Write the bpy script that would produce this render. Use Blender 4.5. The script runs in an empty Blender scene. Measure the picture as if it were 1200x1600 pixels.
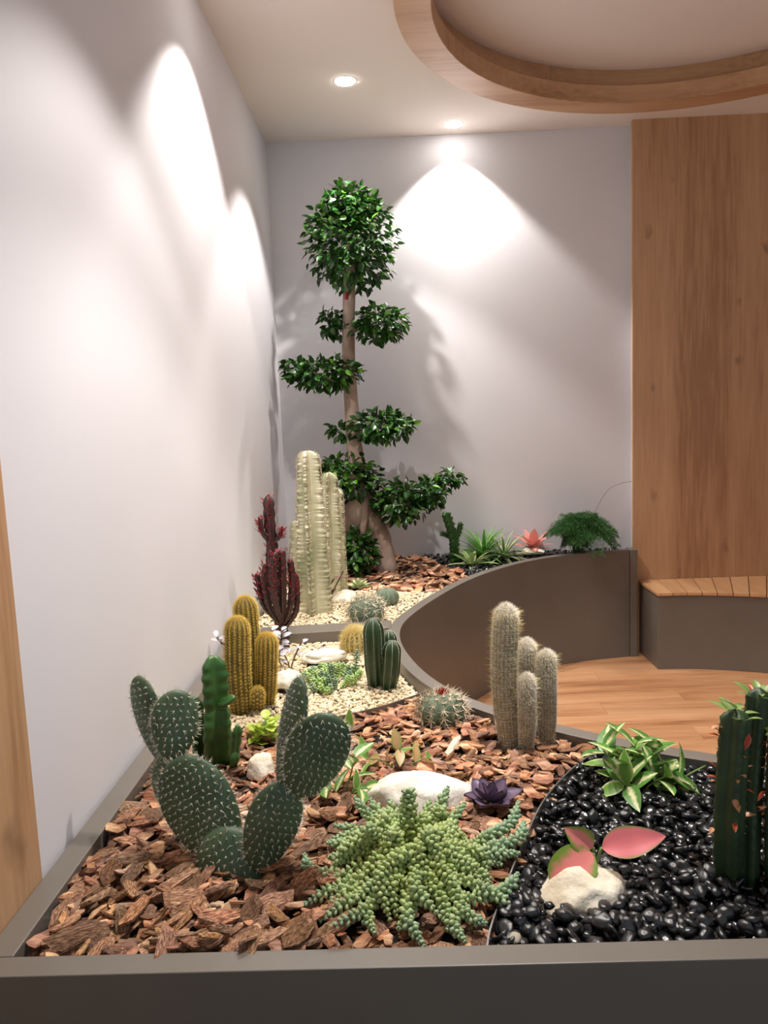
import bpy, math, random
import numpy as np
from mathutils import Vector, Matrix, noise

random.seed(7)
rng = np.random.default_rng(11)
scene = bpy.context.scene
col = scene.collection
PI = math.pi

# ------------------------------------------------------------------ camera
CAM_H, PITCH, ROLL, YAW = 1.5, math.radians(6.94), math.radians(2.32), math.radians(1.28)
cam_data = bpy.data.cameras.new('camera')
cam_data.sensor_fit = 'VERTICAL'; cam_data.sensor_height = 36.0; cam_data.lens = 27.0
cam_data.clip_start = 0.02; cam_data.clip_end = 100
cam = bpy.data.objects.new('camera', cam_data); col.objects.link(cam)
_f = Vector((-math.sin(YAW) * math.cos(PITCH), math.cos(YAW) * math.cos(PITCH), -math.sin(PITCH)))
_r0 = Vector((math.cos(YAW), math.sin(YAW), 0)); _u0 = _r0.cross(_f)
_r = _r0 * math.cos(ROLL) - _u0 * math.sin(ROLL)
_u = _r0 * math.sin(ROLL) + _u0 * math.cos(ROLL)
cam.matrix_world = Matrix(((_r.x, _u.x, -_f.x, 0), (_r.y, _u.y, -_f.y, 0), (_r.z, _u.z, -_f.z, CAM_H), (0, 0, 0, 1)))
scene.camera = cam

# ------------------------------------------------------------------ world and exposure
world = bpy.data.worlds.new('world'); scene.world = world; world.use_nodes = True
bgn = world.node_tree.nodes['Background']
bgn.inputs[0].default_value = (0.78, 0.90, 1.0, 1); bgn.inputs[1].default_value = 0.30
vs = scene.view_settings
vs.view_transform = 'Standard'; vs.look = 'None'; vs.gamma = 1.0; vs.use_curve_mapping = False
vs.exposure = 0.70

SPOT_W = 95.0
CEIL = 3.148
# recessed downlights: two are in view; three more of the same ceiling row stand over the planter above the
# frame: two throw the nearer scallops on the left wall, one lights the bark and pebble beds from overhead
DOWNLIGHTS = [(-0.193, 3.964, 1.0, ''), (0.38, 4.592, 0.85, ''), (-0.40, 2.94, 1.0, 'over_gravel'),
              (0.06, 1.88, 0.8, 'over_bark'), (0.50, 1.80, 1.25, 'over_pebbles')]

# ------------------------------------------------------------------ materials
def nodes_of(m):
    m.use_nodes = True
    return m.node_tree.nodes, m.node_tree.links

def rand_node(n, l):
    oi = n.new('ShaderNodeObjectInfo'); ge = n.new('ShaderNodeNewGeometry')
    a = n.new('ShaderNodeMath'); a.operation = 'ADD'
    l.new(oi.outputs['Random'], a.inputs[0]); l.new(ge.outputs['Random Per Island'], a.inputs[1])
    f = n.new('ShaderNodeMath'); f.operation = 'FRACT'; l.new(a.outputs[0], f.inputs[0])
    return f.outputs[0]

def lin(c):
    return tuple(((v / 255) / 12.92 if v / 255 <= 0.04045 else ((v / 255 + 0.055) / 1.055) ** 2.4) for v in c) + (1,)

def mat(name, cols, scale=20, stretch=(1, 1, 1), rough=0.5, bump=0.0, bscale=None, vary=0.0, hue=0.0,
        spec=0.5, detail=4, coat=0.0, trans=0.0, metal=0.0, stops=None, rot=(0, 0, 0), distort=0.0, sat=0.0):
    m = bpy.data.materials.new(name); n, l = nodes_of(m)
    b = n['Principled BSDF']; out = n['Material Output']
    tc = n.new('ShaderNodeTexCoord'); mp = n.new('ShaderNodeMapping')
    mp.inputs['Scale'].default_value = stretch; mp.inputs['Rotation'].default_value = rot
    l.new(tc.outputs['Object'], mp.inputs[0])
    nz = n.new('ShaderNodeTexNoise'); nz.inputs['Scale'].default_value = scale
    nz.inputs['Detail'].default_value = detail; nz.inputs['Distortion'].default_value = distort
    l.new(mp.outputs[0], nz.inputs['Vector'])
    cr = n.new('ShaderNodeValToRGB')
    cs = [lin(c) for c in cols]
    if stops is None:
        stops = [0.3 + 0.4 * i / max(1, len(cs) - 1) for i in range(len(cs))]
    e = cr.color_ramp.elements
    e[0].position = stops[0]; e[0].color = cs[0]
    if len(cs) == 1: e[1].position = 1; e[1].color = cs[0]
    else: e[1].position = stops[-1]; e[1].color = cs[-1]
    for c, s in list(zip(cs, stops))[1:-1]:
        x = e.new(s); x.color = c
    l.new(nz.outputs['Fac'], cr.inputs[0])
    csock = cr.outputs[0]
    if vary or hue:
        rs = rand_node(n, l)
        hs = n.new('ShaderNodeHueSaturation')
        mr = n.new('ShaderNodeMapRange'); mr.inputs[3].default_value = 1 - vary; mr.inputs[4].default_value = 1 + vary
        l.new(rs, mr.inputs[0]); l.new(mr.outputs[0], hs.inputs['Value'])
        if hue:
            m7 = n.new('ShaderNodeMath'); m7.operation = 'MULTIPLY'; m7.inputs[1].default_value = 7.13
            f7 = n.new('ShaderNodeMath'); f7.operation = 'FRACT'
            l.new(rs, m7.inputs[0]); l.new(m7.outputs[0], f7.inputs[0])
            mh = n.new('ShaderNodeMapRange'); mh.inputs[3].default_value = 0.5 - hue; mh.inputs[4].default_value = 0.5 + hue
            l.new(f7.outputs[0], mh.inputs[0]); l.new(mh.outputs[0], hs.inputs['Hue'])
            m3 = n.new('ShaderNodeMath'); m3.operation = 'MULTIPLY'; m3.inputs[1].default_value = 19.7
            f3 = n.new('ShaderNodeMath'); f3.operation = 'FRACT'; ms = n.new('ShaderNodeMapRange')
            ms.inputs[3].default_value = 1 - sat; ms.inputs[4].default_value = 1 + sat * 0.3
            l.new(rs, m3.inputs[0]); l.new(m3.outputs[0], f3.inputs[0]); l.new(f3.outputs[0], ms.inputs[0]); l.new(ms.outputs[0], hs.inputs['Saturation'])
        l.new(csock, hs.inputs['Color']); csock = hs.outputs[0]
    l.new(csock, b.inputs['Base Color'])
    b.inputs['Roughness'].default_value = rough
    b.inputs['Specular IOR Level'].default_value = spec
    b.inputs['Metallic'].default_value = metal
    if coat: b.inputs['Coat Weight'].default_value = coat; b.inputs['Coat Roughness'].default_value = 0.1
    if bump:
        n2 = n.new('ShaderNodeTexNoise'); n2.inputs['Scale'].default_value = bscale or scale * 2
        n2.inputs['Detail'].default_value = 5; l.new(mp.outputs[0], n2.inputs['Vector'])
        bp = n.new('ShaderNodeBump'); bp.inputs['Strength'].default_value = bump; bp.inputs['Distance'].default_value = 0.01
        l.new(n2.outputs['Fac'], bp.inputs['Height']); l.new(bp.outputs[0], b.inputs['Normal'])
    if trans:
        tr = n.new('ShaderNodeBsdfTranslucent'); l.new(csock, tr.inputs[0])
        mx = n.new('ShaderNodeMixShader'); mx.inputs[0].default_value = trans
        l.new(b.outputs[0], mx.inputs[1]); l.new(tr.outputs[0], mx.inputs[2]); l.new(mx.outputs[0], out.inputs[0])
    return m

def leaf_mat(name, mid, edge, lo=0.35, hi=0.75, tip=None, rough=0.4, nscale=6.0, namp=0.35, trans=0.2, vary=0.1):
    """leaf whose colour runs from midrib to edge by its own UV, broken up by noise"""
    m = bpy.data.materials.new(name); n, l = nodes_of(m); b = n['Principled BSDF']; out = n['Material Output']
    uv = n.new('ShaderNodeUVMap'); sp = n.new('ShaderNodeSeparateXYZ'); l.new(uv.outputs[0], sp.inputs[0])
    s1 = n.new('ShaderNodeMath'); s1.operation = 'SUBTRACT'; s1.inputs[1].default_value = 0.5; l.new(sp.outputs[0], s1.inputs[0])
    a1 = n.new('ShaderNodeMath'); a1.operation = 'ABSOLUTE'; l.new(s1.outputs[0], a1.inputs[0])
    m1 = n.new('ShaderNodeMath'); m1.operation = 'MULTIPLY'; m1.inputs[1].default_value = 2.0; l.new(a1.outputs[0], m1.inputs[0])
    tc = n.new('ShaderNodeTexCoord'); nz = n.new('ShaderNodeTexNoise'); nz.inputs['Scale'].default_value = nscale * 10
    l.new(tc.outputs['Object'], nz.inputs['Vector'])
    ns = n.new('ShaderNodeMath'); ns.operation = 'MULTIPLY_ADD'; ns.inputs[1].default_value = namp * 2; ns.inputs[2].default_value = -namp
    l.new(nz.outputs['Fac'], ns.inputs[0])
    ad = n.new('ShaderNodeMath'); ad.operation = 'ADD'; l.new(m1.outputs[0], ad.inputs[0]); l.new(ns.outputs[0], ad.inputs[1])
    cr = n.new('ShaderNodeValToRGB'); e = cr.color_ramp.elements
    e[0].position = lo; e[0].color = lin(mid); e[1].position = hi; e[1].color = lin(edge)
    l.new(ad.outputs[0], cr.inputs[0]); cs = cr.outputs[0]
    if tip:
        mx0 = n.new('ShaderNodeMix'); mx0.data_type = 'RGBA'
        mr = n.new('ShaderNodeMapRange'); mr.inputs[1].default_value = 0.6; mr.inputs[2].default_value = 1.0
        l.new(sp.outputs[1], mr.inputs[0]); l.new(mr.outputs[0], mx0.inputs[0])
        l.new(cs, mx0.inputs[6]); mx0.inputs[7].default_value = lin(tip); cs = mx0.outputs[2]
    hs = n.new('ShaderNodeHueSaturation'); rs = rand_node(n, l)
    mr2 = n.new('ShaderNodeMapRange'); mr2.inputs[3].default_value = 1 - vary; mr2.inputs[4].default_value = 1 + vary
    l.new(rs, mr2.inputs[0]); l.new(mr2.outputs[0], hs.inputs['Value']); l.new(cs, hs.inputs['Color']); cs = hs.outputs[0]
    l.new(cs, b.inputs['Base Color']); b.inputs['Roughness'].default_value = rough
    tr = n.new('ShaderNodeBsdfTranslucent'); l.new(cs, tr.inputs[0])
    mx = n.new('ShaderNodeMixShader'); mx.inputs[0].default_value = trans
    l.new(b.outputs[0], mx.inputs[1]); l.new(tr.outputs[0], mx.inputs[2]); l.new(mx.outputs[0], out.inputs[0])
    return m

def wood_mat(name, cols, axis='Z', rough=0.45, vary=0.0, knots=True, scale=2.2):
    m = bpy.data.materials.new(name); n, l = nodes_of(m); b = n['Principled BSDF']
    tc = n.new('ShaderNodeTexCoord'); mp = n.new('ShaderNodeMapping')
    mp.inputs['Scale'].default_value = {'Z': (1, 1, 0.07), 'X': (0.07, 1, 1), 'Y': (1, .07, 1)}[axis]
    src = tc.outputs['Object']
    if vary:
        oi = n.new('ShaderNodeObjectInfo'); va = n.new('ShaderNodeVectorMath'); va.operation = 'ADD'
        cx = n.new('ShaderNodeCombineXYZ'); mu = n.new('ShaderNodeMath'); mu.operation = 'MULTIPLY'; mu.inputs[1].default_value = 37
        l.new(oi.outputs['Random'], mu.inputs[0])
        for i in range(3): l.new(mu.outputs[0], cx.inputs[i])
        l.new(src, va.inputs[0]); l.new(cx.outputs[0], va.inputs[1]); src = va.outputs[0]
    l.new(src, mp.inputs[0])
    nz = n.new('ShaderNodeTexNoise'); nz.inputs['Scale'].default_value = scale * 2.4; nz.inputs['Detail'].default_value = 3
    nz.inputs['Distortion'].default_value = 0.5
    l.new(mp.outputs[0], nz.inputs['Vector'])
    nf = n.new('ShaderNodeTexNoise'); nf.inputs['Scale'].default_value = scale * 26; nf.inputs['Detail'].default_value = 4
    l.new(mp.outputs[0], nf.inputs['Vector'])
    mixv = n.new('ShaderNodeMath'); mixv.operation = 'MULTIPLY_ADD'; mixv.inputs[1].default_value = 0.35
    l.new(nf.outputs['Fac'], mixv.inputs[0])
    m65 = n.new('ShaderNodeMath'); m65.operation = 'MULTIPLY'; m65.inputs[1].default_value = 0.65
    l.new(nz.outputs['Fac'], m65.inputs[0]); l.new(m65.outputs[0], mixv.inputs[2])
    cr = n.new('ShaderNodeValToRGB'); e = cr.color_ramp.elements
    cs = [lin(c) for c in cols]
    e[0].position = 0.34; e[0].color = cs[0]; e[1].position = 0.64; e[1].color = cs[-1]
    for i, c in enumerate(cs[1:-1]):
        x = e.new(0.34 + 0.30 * (i + 1) / (len(cs) - 1)); x.color = c
    l.new(mixv.outputs[0], cr.inputs[0]); csock = cr.outputs[0]
    if knots:
        vo = n.new('ShaderNodeTexVoronoi'); vo.inputs['Scale'].default_value = 3.3
        mp2 = n.new('ShaderNodeMapping'); mp2.inputs['Scale'].default_value = {'Z': (1.9, 1, 0.9), 'X': (.9, 1.9, 1), 'Y': (1.9, .9, 1)}[axis]
        l.new(src, mp2.inputs[0])
        nd = n.new('ShaderNodeTexNoise'); nd.inputs['Scale'].default_value = 9; l.new(mp2.outputs[0], nd.inputs['Vector'])
        vm = n.new('ShaderNodeVectorMath'); vm.operation = 'MULTIPLY_ADD'; vm.inputs[1].default_value = (.14, .14, .14)
        l.new(nd.outputs['Color'], vm.inputs[0]); l.new(mp2.outputs[0], vm.inputs[2])
        l.new(vm.outputs[0], vo.inputs['Vector'])
        mr = n.new('ShaderNodeMapRange'); mr.inputs[1].default_value = 0.04; mr.inputs[2].default_value = 0.17
        mr.inputs[3].default_value = 0.55; mr.inputs[4].default_value = 0.0
        l.new(vo.outputs['Distance'], mr.inputs[0])
        mx = n.new('ShaderNodeMix'); mx.data_type = 'RGBA'; l.new(mr.outputs[0], mx.inputs[0])
        l.new(csock, mx.inputs[6]); mx.inputs[7].default_value = tuple(v * 0.35 for v in cs[0][:3]) + (1,)
        csock = mx.outputs[2]
    if vary:
        hs = n.new('ShaderNodeHueSaturation'); mr3 = n.new('ShaderNodeMapRange')
        mr3.inputs[3].default_value = 1 - vary; mr3.inputs[4].default_value = 1 + vary
        l.new(oi.outputs['Random'], mr3.inputs[0]); l.new(mr3.outputs[0], hs.inputs['Value'])
        l.new(csock, hs.inputs['Color']); csock = hs.outputs[0]
    l.new(csock, b.inputs['Base Color']); b.inputs['Roughness'].default_value = rough
    bp = n.new('ShaderNodeBump'); bp.inputs['Strength'].default_value = 0.06; bp.inputs['Distance'].default_value = 0.004
    l.new(nf.outputs['Fac'], bp.inputs['Height']); l.new(bp.outputs[0], b.inputs['Normal'])
    return m

M = {}
M['wall'] = mat('painted_wall', [(224, 222, 227), (229, 227, 231)], scale=1.2, rough=0.85, bump=0.02, bscale=160, spec=0.2)
M['ceil'] = mat('painted_ceiling', [(238, 229, 222), (241, 232, 225)], scale=1.2, rough=0.9, spec=0.2)
M['taupe'] = mat('taupe_lacquer', [(109, 102, 94), (113, 106, 98)], scale=6, rough=0.38, bump=0.01, bscale=300, spec=0.5)
M['oak'] = wood_mat('oak_board', [(170, 128, 92), (192, 150, 112), (200, 159, 121), (208, 167, 129)], 'Z')
M['oak_ring'] = wood_mat('oak_ring', [(170, 128, 92), (192, 150, 112), (200, 159, 121), (208, 167, 129)], 'X', knots=False)
M['slat'] = wood_mat('bench_slat', [(190, 140, 98), (206, 158, 114), (216, 170, 126)], 'Y', vary=0.05, knots=False)
M['plank'] = wood_mat('floor_plank', [(158, 106, 72), (194, 140, 98), (208, 156, 114), (216, 166, 124)], 'X', vary=0.06, knots=False, rough=0.38, scale=3.2)
M['gap'] = mat('floor_underlay', [(60, 40, 28)], rough=0.9)
M['soil'] = mat('soil', [(28, 20, 15), (48, 34, 25)], scale=60, rough=1.0, bump=0.5)
M['bark'] = mat('bark', [(78, 48, 32), (150, 100, 68), (194, 146, 108), (228, 194, 156)], scale=22, stretch=(0.35, 1.6, 1.6),
                rough=0.8, bump=0.7, bscale=60, vary=0.5, hue=0.012, sat=0.15, stops=[0.28, 0.45, 0.58, 0.74])
M['pebble'] = mat('black_pebble', [(17, 18, 20), (32, 33, 36)], scale=40, rough=0.22, vary=0.35, spec=0.8, bump=0.15, bscale=90)
M['gravel'] = mat('gravel', [(222, 202, 164), (238, 224, 194)], scale=50, rough=0.8, vary=0.22, hue=0.02)
M['rock'] = mat('limestone', [(196, 186, 166), (226, 220, 206), (236, 232, 222)], scale=9, rough=0.85, bump=1.0, bscale=24, stops=[0.3, 0.45, 0.7])
M['rockp'] = mat('cream_limestone', [(206, 188, 158), (234, 222, 200), (240, 234, 220)], scale=12, rough=0.85, bump=0.7, bscale=34, stops=[0.3, 0.5, 0.7])
M['steel'] = mat('metal_edging', [(150, 148, 144)], rough=0.35, metal=0.8)
M['pad'] = mat('pear_pad', [(56, 78, 56), (82, 104, 76)], scale=16, rough=0.5, bump=0.08, bscale=60)
M['spine_w'] = mat('white_spine', [(236, 230, 206), (246, 242, 226)], scale=30, rough=0.7)
M['spine_pale'] = mat('pale_spine', [(200, 186, 160), (222, 206, 180)], scale=30, rough=0.7)
M['spine_gold'] = mat('golden_spine', [(230, 192, 78), (244, 216, 118)], scale=30, rough=0.7)
M['spine_straw'] = mat('straw_spine', [(226, 204, 130), (238, 222, 164)], scale=30, rough=0.7)
M['gold_body'] = mat('golden_cactus_skin', [(92, 80, 36), (124, 106, 44)], scale=30, rough=0.7)
M['fluff'] = mat('white_hair', [(232, 222, 204), (246, 240, 228)], scale=30, rough=0.9, vary=0.12)
M['torch_body'] = mat('silver_cactus_skin', [(140, 130, 104), (168, 156, 130)], scale=30, rough=0.8)
M['green_cact'] = mat('green_cactus', [(28, 50, 28), (44, 70, 38)], scale=18, rough=0.45)
M['green_bright'] = mat('green_spurge', [(36, 78, 32), (66, 112, 50)], scale=14, rough=0.4)
M['dark_euph'] = mat('dark_spurge', [(38, 58, 34), (58, 80, 46)], scale=14, rough=0.5, bump=0.1)
M['barrel'] = mat('barrel_skin', [(82, 102, 82), (110, 126, 104)], scale=25, rough=0.6)
M['red_euph'] = mat('red_spurge', [(48, 30, 28), (78, 44, 42)], scale=18, rough=0.5)
M['red_leaf'] = mat('red_spurge_leaf', [(120, 34, 46), (166, 62, 70)], scale=30, rough=0.5, trans=0.2)
M['ghost'] = mat('ghost_spurge', [(150, 156, 118), (198, 194, 160), (222, 216, 192)], scale=14, stretch=(1, 1, 0.35), rough=0.55, stops=[0.3, 0.5, 0.7])
M['ghost_edge'] = mat('ghost_ridge', [(150, 122, 84), (226, 216, 186)], scale=40, rough=0.6)
M['trunk'] = mat('ficus_bark', [(120, 96, 82), (170, 146, 130), (190, 172, 158)], scale=9, stretch=(1, 1, 0.6), rough=0.8, bump=0.3, stops=[0.3, 0.5, 0.7])
M['leaf_tree'] = mat('ficus_leaf', [(28, 60, 20), (54, 98, 34)], scale=16, rough=0.32, vary=0.3, hue=0.02, trans=0.15)
M['leaf_top'] = mat('ficus_new_leaf', [(70, 130, 30), (110, 170, 50)], scale=16, rough=0.35, vary=0.15, trans=0.25)
M['paint_red'] = mat('red_paint_mark', [(150, 24, 30)], rough=0.5)
M['stem'] = mat('green_stem', [(92, 120, 58), (128, 150, 84)], scale=20, rough=0.5)
M['stem_brown'] = mat('brown_stem', [(84, 60, 46), (112, 82, 64)], scale=20, rough=0.7)
M['sedum_y'] = mat('sedum_lime', [(140, 160, 84), (182, 196, 122)], scale=22, rough=0.42, vary=0.14, hue=0.012)
M['sedum_b'] = mat('sedum_blue', [(118, 146, 112), (160, 182, 148)], scale=22, rough=0.5, vary=0.14, hue=0.012)
M['sedum_s'] = mat('sedum_small', [(140, 180, 100), (204, 220, 146)], scale=30, rough=0.45, vary=0.15, hue=0.02)
def sedum_mat(name, c0, c1, r0, r1):
    m = mat(name, [c0, c0], scale=22, rough=0.45, vary=0.16, hue=0.012); n, l = nodes_of(m)
    cr = [q for q in n if q.type == 'VALTORGB'][0]; tc = [q for q in n if q.type == 'TEX_COORD'][0]; nz = [q for q in n if q.type == 'TEX_NOISE'][0]
    ln = n.new('ShaderNodeVectorMath'); ln.operation = 'LENGTH'; l.new(tc.outputs['Object'], ln.inputs[0])
    mr = n.new('ShaderNodeMapRange'); mr.inputs[1].default_value = r0; mr.inputs[2].default_value = r1; l.new(ln.outputs['Value'], mr.inputs[0])
    ad = n.new('ShaderNodeMath'); ad.operation = 'MULTIPLY_ADD'; ad.inputs[1].default_value = 0.9; ad.inputs[2].default_value = -0.45
    l.new(nz.outputs['Fac'], ad.inputs[0]); a2 = n.new('ShaderNodeMath'); a2.operation = 'ADD'; l.new(ad.outputs[0], a2.inputs[0]); l.new(mr.outputs[0], a2.inputs[1])
    e = cr.color_ramp.elements; e[0].position = 0.0; e[1].position = 1.0; e[0].color = lin(c0); e[1].color = lin(c1)
    l.new(a2.outputs[0], cr.inputs[0]); return m
M['sedum_r'] = sedum_mat('sedum_lime_to_blue', (176, 190, 112), (138, 164, 132), 0.09, 0.21)
M['echev'] = mat('purple_leaf', [(84, 68, 88), (120, 100, 126)], scale=14, rough=0.42, vary=0.12)
M['hoya'] = leaf_mat('variegated_leaf', (232, 230, 176), (92, 142, 62), 0.10, 0.42, namp=0.4)
M['hoya_in'] = leaf_mat('green_edge_leaf', (112, 156, 66), (220, 222, 160), 0.62, 1.0, namp=0.3)
M['pink'] = leaf_mat('pink_leaf', (240, 128, 134), (140, 150, 76), 0.80, 1.05, namp=0.10, rough=0.45)
M['pink_sp'] = leaf_mat('pink_green_leaf', (240, 140, 134), (120, 150, 50), 0.35, 0.85, namp=0.35, rough=0.45)
M['coral'] = leaf_mat('coral_leaf', (236, 156, 146), (220, 170, 146), 0.6, 1.0, namp=0.2)
M['spider'] = leaf_mat('spider_leaf', (110, 166, 70), (80, 136, 56), 0.4, 0.9)
M['spider_w'] = leaf_mat('striped_leaf', (92, 128, 66), (214, 216, 178), 0.45, 0.75, namp=0.1)
M['agave'] = leaf_mat('agave_leaf', (150, 178, 110), (214, 216, 160), 0.5, 0.9, namp=0.1)
M['lime'] = mat('lime_leaf', [(176, 200, 78), (206, 222, 112)], scale=20, rough=0.4, vary=0.12, trans=0.25)
M['silver'] = mat('silver_leaf', [(176, 172, 178), (216, 212, 216)], scale=30, rough=0.45, vary=0.1, trans=0.1)
M['fern'] = mat('fern_green', [(34, 84, 34), (70, 126, 52)], scale=30, rough=0.6, vary=0.25, trans=0.2)
M['rosette'] = mat('pale_rosette', [(170, 186, 130), (212, 210, 170)], scale=24, rough=0.5, vary=0.1)
M['dry_leaf'] = leaf_mat('tan_leaf', (206, 150, 104), (180, 116, 80), 0.4, 0.9, namp=0.3)
M['gr_leaf'] = leaf_mat('pale_green_leaf', (140, 164, 92), (120, 150, 80), 0.4, 0.9, namp=0.3)
M['rd_leaf'] = leaf_mat('scarlet_leaf', (196, 60, 48), (206, 120, 70), 0.4, 0.9, namp=0.3)
M['cap'] = mat('cactus_red_cap', [(150, 34, 36), (190, 70, 60)], scale=60, rough=0.8, bump=0.5)
M['lamp_white'] = mat('lamp_trim', [(236, 234, 230)], rough=0.4)
me_ = bpy.data.materials.new('lamp_lens'); n_, l_ = nodes_of(me_)
n_['Principled BSDF'].inputs['Emission Color'].default_value = (1, 0.95, 0.88, 1)
n_['Principled BSDF'].inputs['Emission Strength'].default_value = 26.0
M['lens'] = me_

# ------------------------------------------------------------------ mesh helpers
V = Vector
def link(o, parent=None):
    col.objects.link(o)
    if parent is not None: o.parent = parent
    return o

def mesh(name, verts, faces, m=None, smooth=True, uv=None):
    me = bpy.data.meshes.new(name)
    if isinstance(verts, np.ndarray): verts = verts.tolist()
    if isinstance(faces, np.ndarray): faces = faces.tolist()
    me.from_pydata([tuple(v) for v in verts], [], faces)
    if m is not None: me.materials.append(m)
    me.polygons.foreach_set('use_smooth', [smooth] * len(me.polygons))
    if uv is not None:
        lay = me.uv_layers.new(name='UVMap')
        idx = np.empty(len(me.loops), dtype=np.int32); me.loops.foreach_get('vertex_index', idx)
        lay.data.foreach_set('uv', np.asarray(uv, dtype=np.float32)[idx].ravel())
    me.update()
    return me

def obj(name, me, parent=None, loc=(0, 0, 0)):
    o = bpy.data.objects.new(name, me); o.location = loc
    return link(o, parent)

def tag(o, label=None, cat=None, group=None, kind=None):
    if label: o['label'] = label
    if cat: o['category'] = cat
    if group: o['group'] = group
    if kind: o['kind'] = kind
    return o

def thing(name, label, cat, loc=(0, 0, 0), rz=0, group=None):
    o = bpy.data.objects.new(name, None); o.location = loc; o.rotation_euler = (0, 0, rz)
    o.empty_display_size = 0.05
    link(o); return tag(o, label, cat, group)

class MB:
    def __init__(s): s.v = []; s.f = []; s.uv = []
    def add(s, verts, faces, uv=None):
        k = len(s.v); s.v += [tuple(p) for p in verts]; s.f += [[i + k for i in fc] for fc in faces]
        s.uv += list(uv) if uv is not None else [(0.5, 0.5)] * len(verts)
        return s
    def box(s, x0, x1, y0, y1, z0, z1):
        vs_ = [(x, y, z) for z in (z0, z1) for y in (y0, y1) for x in (x0, x1)]
        return s.add(vs_, [(0, 2, 3, 1), (4, 5, 7, 6), (0, 1, 5, 4), (2, 6, 7, 3), (0, 4, 6, 2), (1, 3, 7, 5)])
    def prism(s, pts, z0, z1):
        n = len(pts)
        return s.add([(p[0], p[1], z0) for p in pts] + [(p[0], p[1], z1) for p in pts],
                     [list(range(n))[::-1], list(range(n, 2 * n))] + [(i, (i + 1) % n, n + (i + 1) % n, n + i) for i in range(n)])
    def strip(s, a, b, z0, z1):
        """solid wall between two parallel polylines a and b"""
        n = len(a); vs_ = []
        for p, q in zip(a, b): vs_ += [(p[0], p[1], z0), (q[0], q[1], z0), (q[0], q[1], z1), (p[0], p[1], z1)]
        fs = []
        for i in range(n - 1):
            k = 4 * i
            for j in range(4): fs.append((k + j, k + (j + 1) % 4, k + 4 + (j + 1) % 4, k + 4 + j))
        fs += [(3, 2, 1, 0), (4 * n - 4, 4 * n - 3, 4 * n - 2, 4 * n - 1)]
        return s.add(vs_, fs)
    def build(s, name, m, parent=None, smooth=False, loc=(0, 0, 0)):
        return obj(name, mesh(name, s.v, s.f, m, smooth, s.uv), parent, loc)

def bevel(o, w=0.003, seg=2):
    b = o.modifiers.new('bevel', 'BEVEL'); b.width = w; b.segments = seg; b.limit_method = 'ANGLE'; b.angle_limit = math.radians(40)
    return o

def resample(pts, n):
    """Catmull-Rom through pts, n points evenly by parameter"""
    P = [V(p) for p in pts]
    if len(P) == 2: return [P[0].lerp(P[1], i / (n - 1)) for i in range(n)]
    P = [P[0] * 2 - P[1]] + P + [P[-1] * 2 - P[-2]]
    out = []; segs = len(P) - 3
    for i in range(n):
        t = i / (n - 1) * segs; k = min(int(t), segs - 1); t -= k
        a, b, c, d = P[k:k + 4]
        out.append(0.5 * ((2 * b) + (c - a) * t + (2 * a - 5 * b + 4 * c - d) * t * t + (3 * b - a - 3 * c + d) * t ** 3))
    return out

def frames(path):
    T = [(path[min(i + 1, len(path) - 1)] - path[max(i - 1, 0)]).normalized() for i in range(len(path))]
    ref = V((1, 0, 0)) if abs(T[0].x) < 0.9 else V((0, 1, 0))
    x = (ref - T[0] * ref.dot(T[0])).normalized(); fr = []
    for t in T:
        x = (x - t * x.dot(t)).normalized(); fr.append((x, t.cross(x), t))
    return fr

def tube(path, radii, n=10, prof=None, phase=0.0):
    """lofted tube; prof(theta, s) scales the radius"""
    fr = frames(path); vs_ = []; fs = []; m = len(path)
    for i, (p, (x, y, t)) in enumerate(zip(path, fr)):
        for k in range(n):
            a = 2 * PI * k / n + phase
            r = radii[i] * (prof(a, i / (m - 1)) if prof else 1)
            vs_.append(p + x * (math.cos(a) * r) + y * (math.sin(a) * r))
    for i in range(m - 1):
        for k in range(n):
            fs.append((i * n + k, i * n + (k + 1) % n, (i + 1) * n + (k + 1) % n, (i + 1) * n + k))
    fs.append(list(range(n))[::-1]); fs.append([(m - 1) * n + k for k in range(n)])
    return vs_, fs

def dome_radii(m, r, dome=0.18, base=0.85, waist=0.0):
    out = []
    for i in range(m):
        s = i / (m - 1)
        k = base + (1 - base) * min(1, s / 0.3)
        if s > 1 - dome: k *= math.sqrt(max(0.0, 1 - ((s - 1 + dome) / dome) ** 2)) * 0.985 + 0.015
        out.append(r * k * (1 + waist * math.sin(s * 9)))
    return out

def ribprof(n, depth, sharp=1.0):
    return lambda a, s: 1 - depth * (1 - abs(math.cos(a * n / 2)) ** sharp)

def dome_path(pts, m, dome=0.18):
    """resampled path whose ring spacing tightens towards the tip"""
    big = resample(pts, 200); out = []
    for i in range(m):
        s = i / (m - 1); s = 1 - (1 - s) ** 1.35
        out.append(big[min(199, int(round(s * 199)))])
    return out

def spikes(bases, dirs, lens, rad):
    """thin three sided spines, numpy arrays"""
    B = np.asarray(bases, float); D = np.asarray(dirs, float); L = np.asarray(lens, float)[:, None]
    D = D / np.maximum(np.linalg.norm(D, axis=1, keepdims=True), 1e-9)
    ref = np.where(np.abs(D[:, 2:3]) < 0.9, np.array([[0, 0, 1.0]]), np.array([[1.0, 0, 0]]))
    X = np.cross(D, ref); X /= np.linalg.norm(X, axis=1, keepdims=True); Yv = np.cross(D, X)
    r = np.broadcast_to(np.asarray(rad, float).reshape(-1, 1), L.shape)
    N = len(B); vs_ = np.empty((N, 4, 3))
    for k in range(3):
        a = 2 * PI * k / 3; vs_[:, k] = B + (X * math.cos(a) + Yv * math.sin(a)) * r
    vs_[:, 3] = B + D * L
    base = np.arange(N)[:, None, None] * 4
    fs = base + np.array([[0, 1, 3], [1, 2, 3], [2, 0, 3]])[None]
    return vs_.reshape(-1, 3), fs.reshape(-1, 3)

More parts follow.
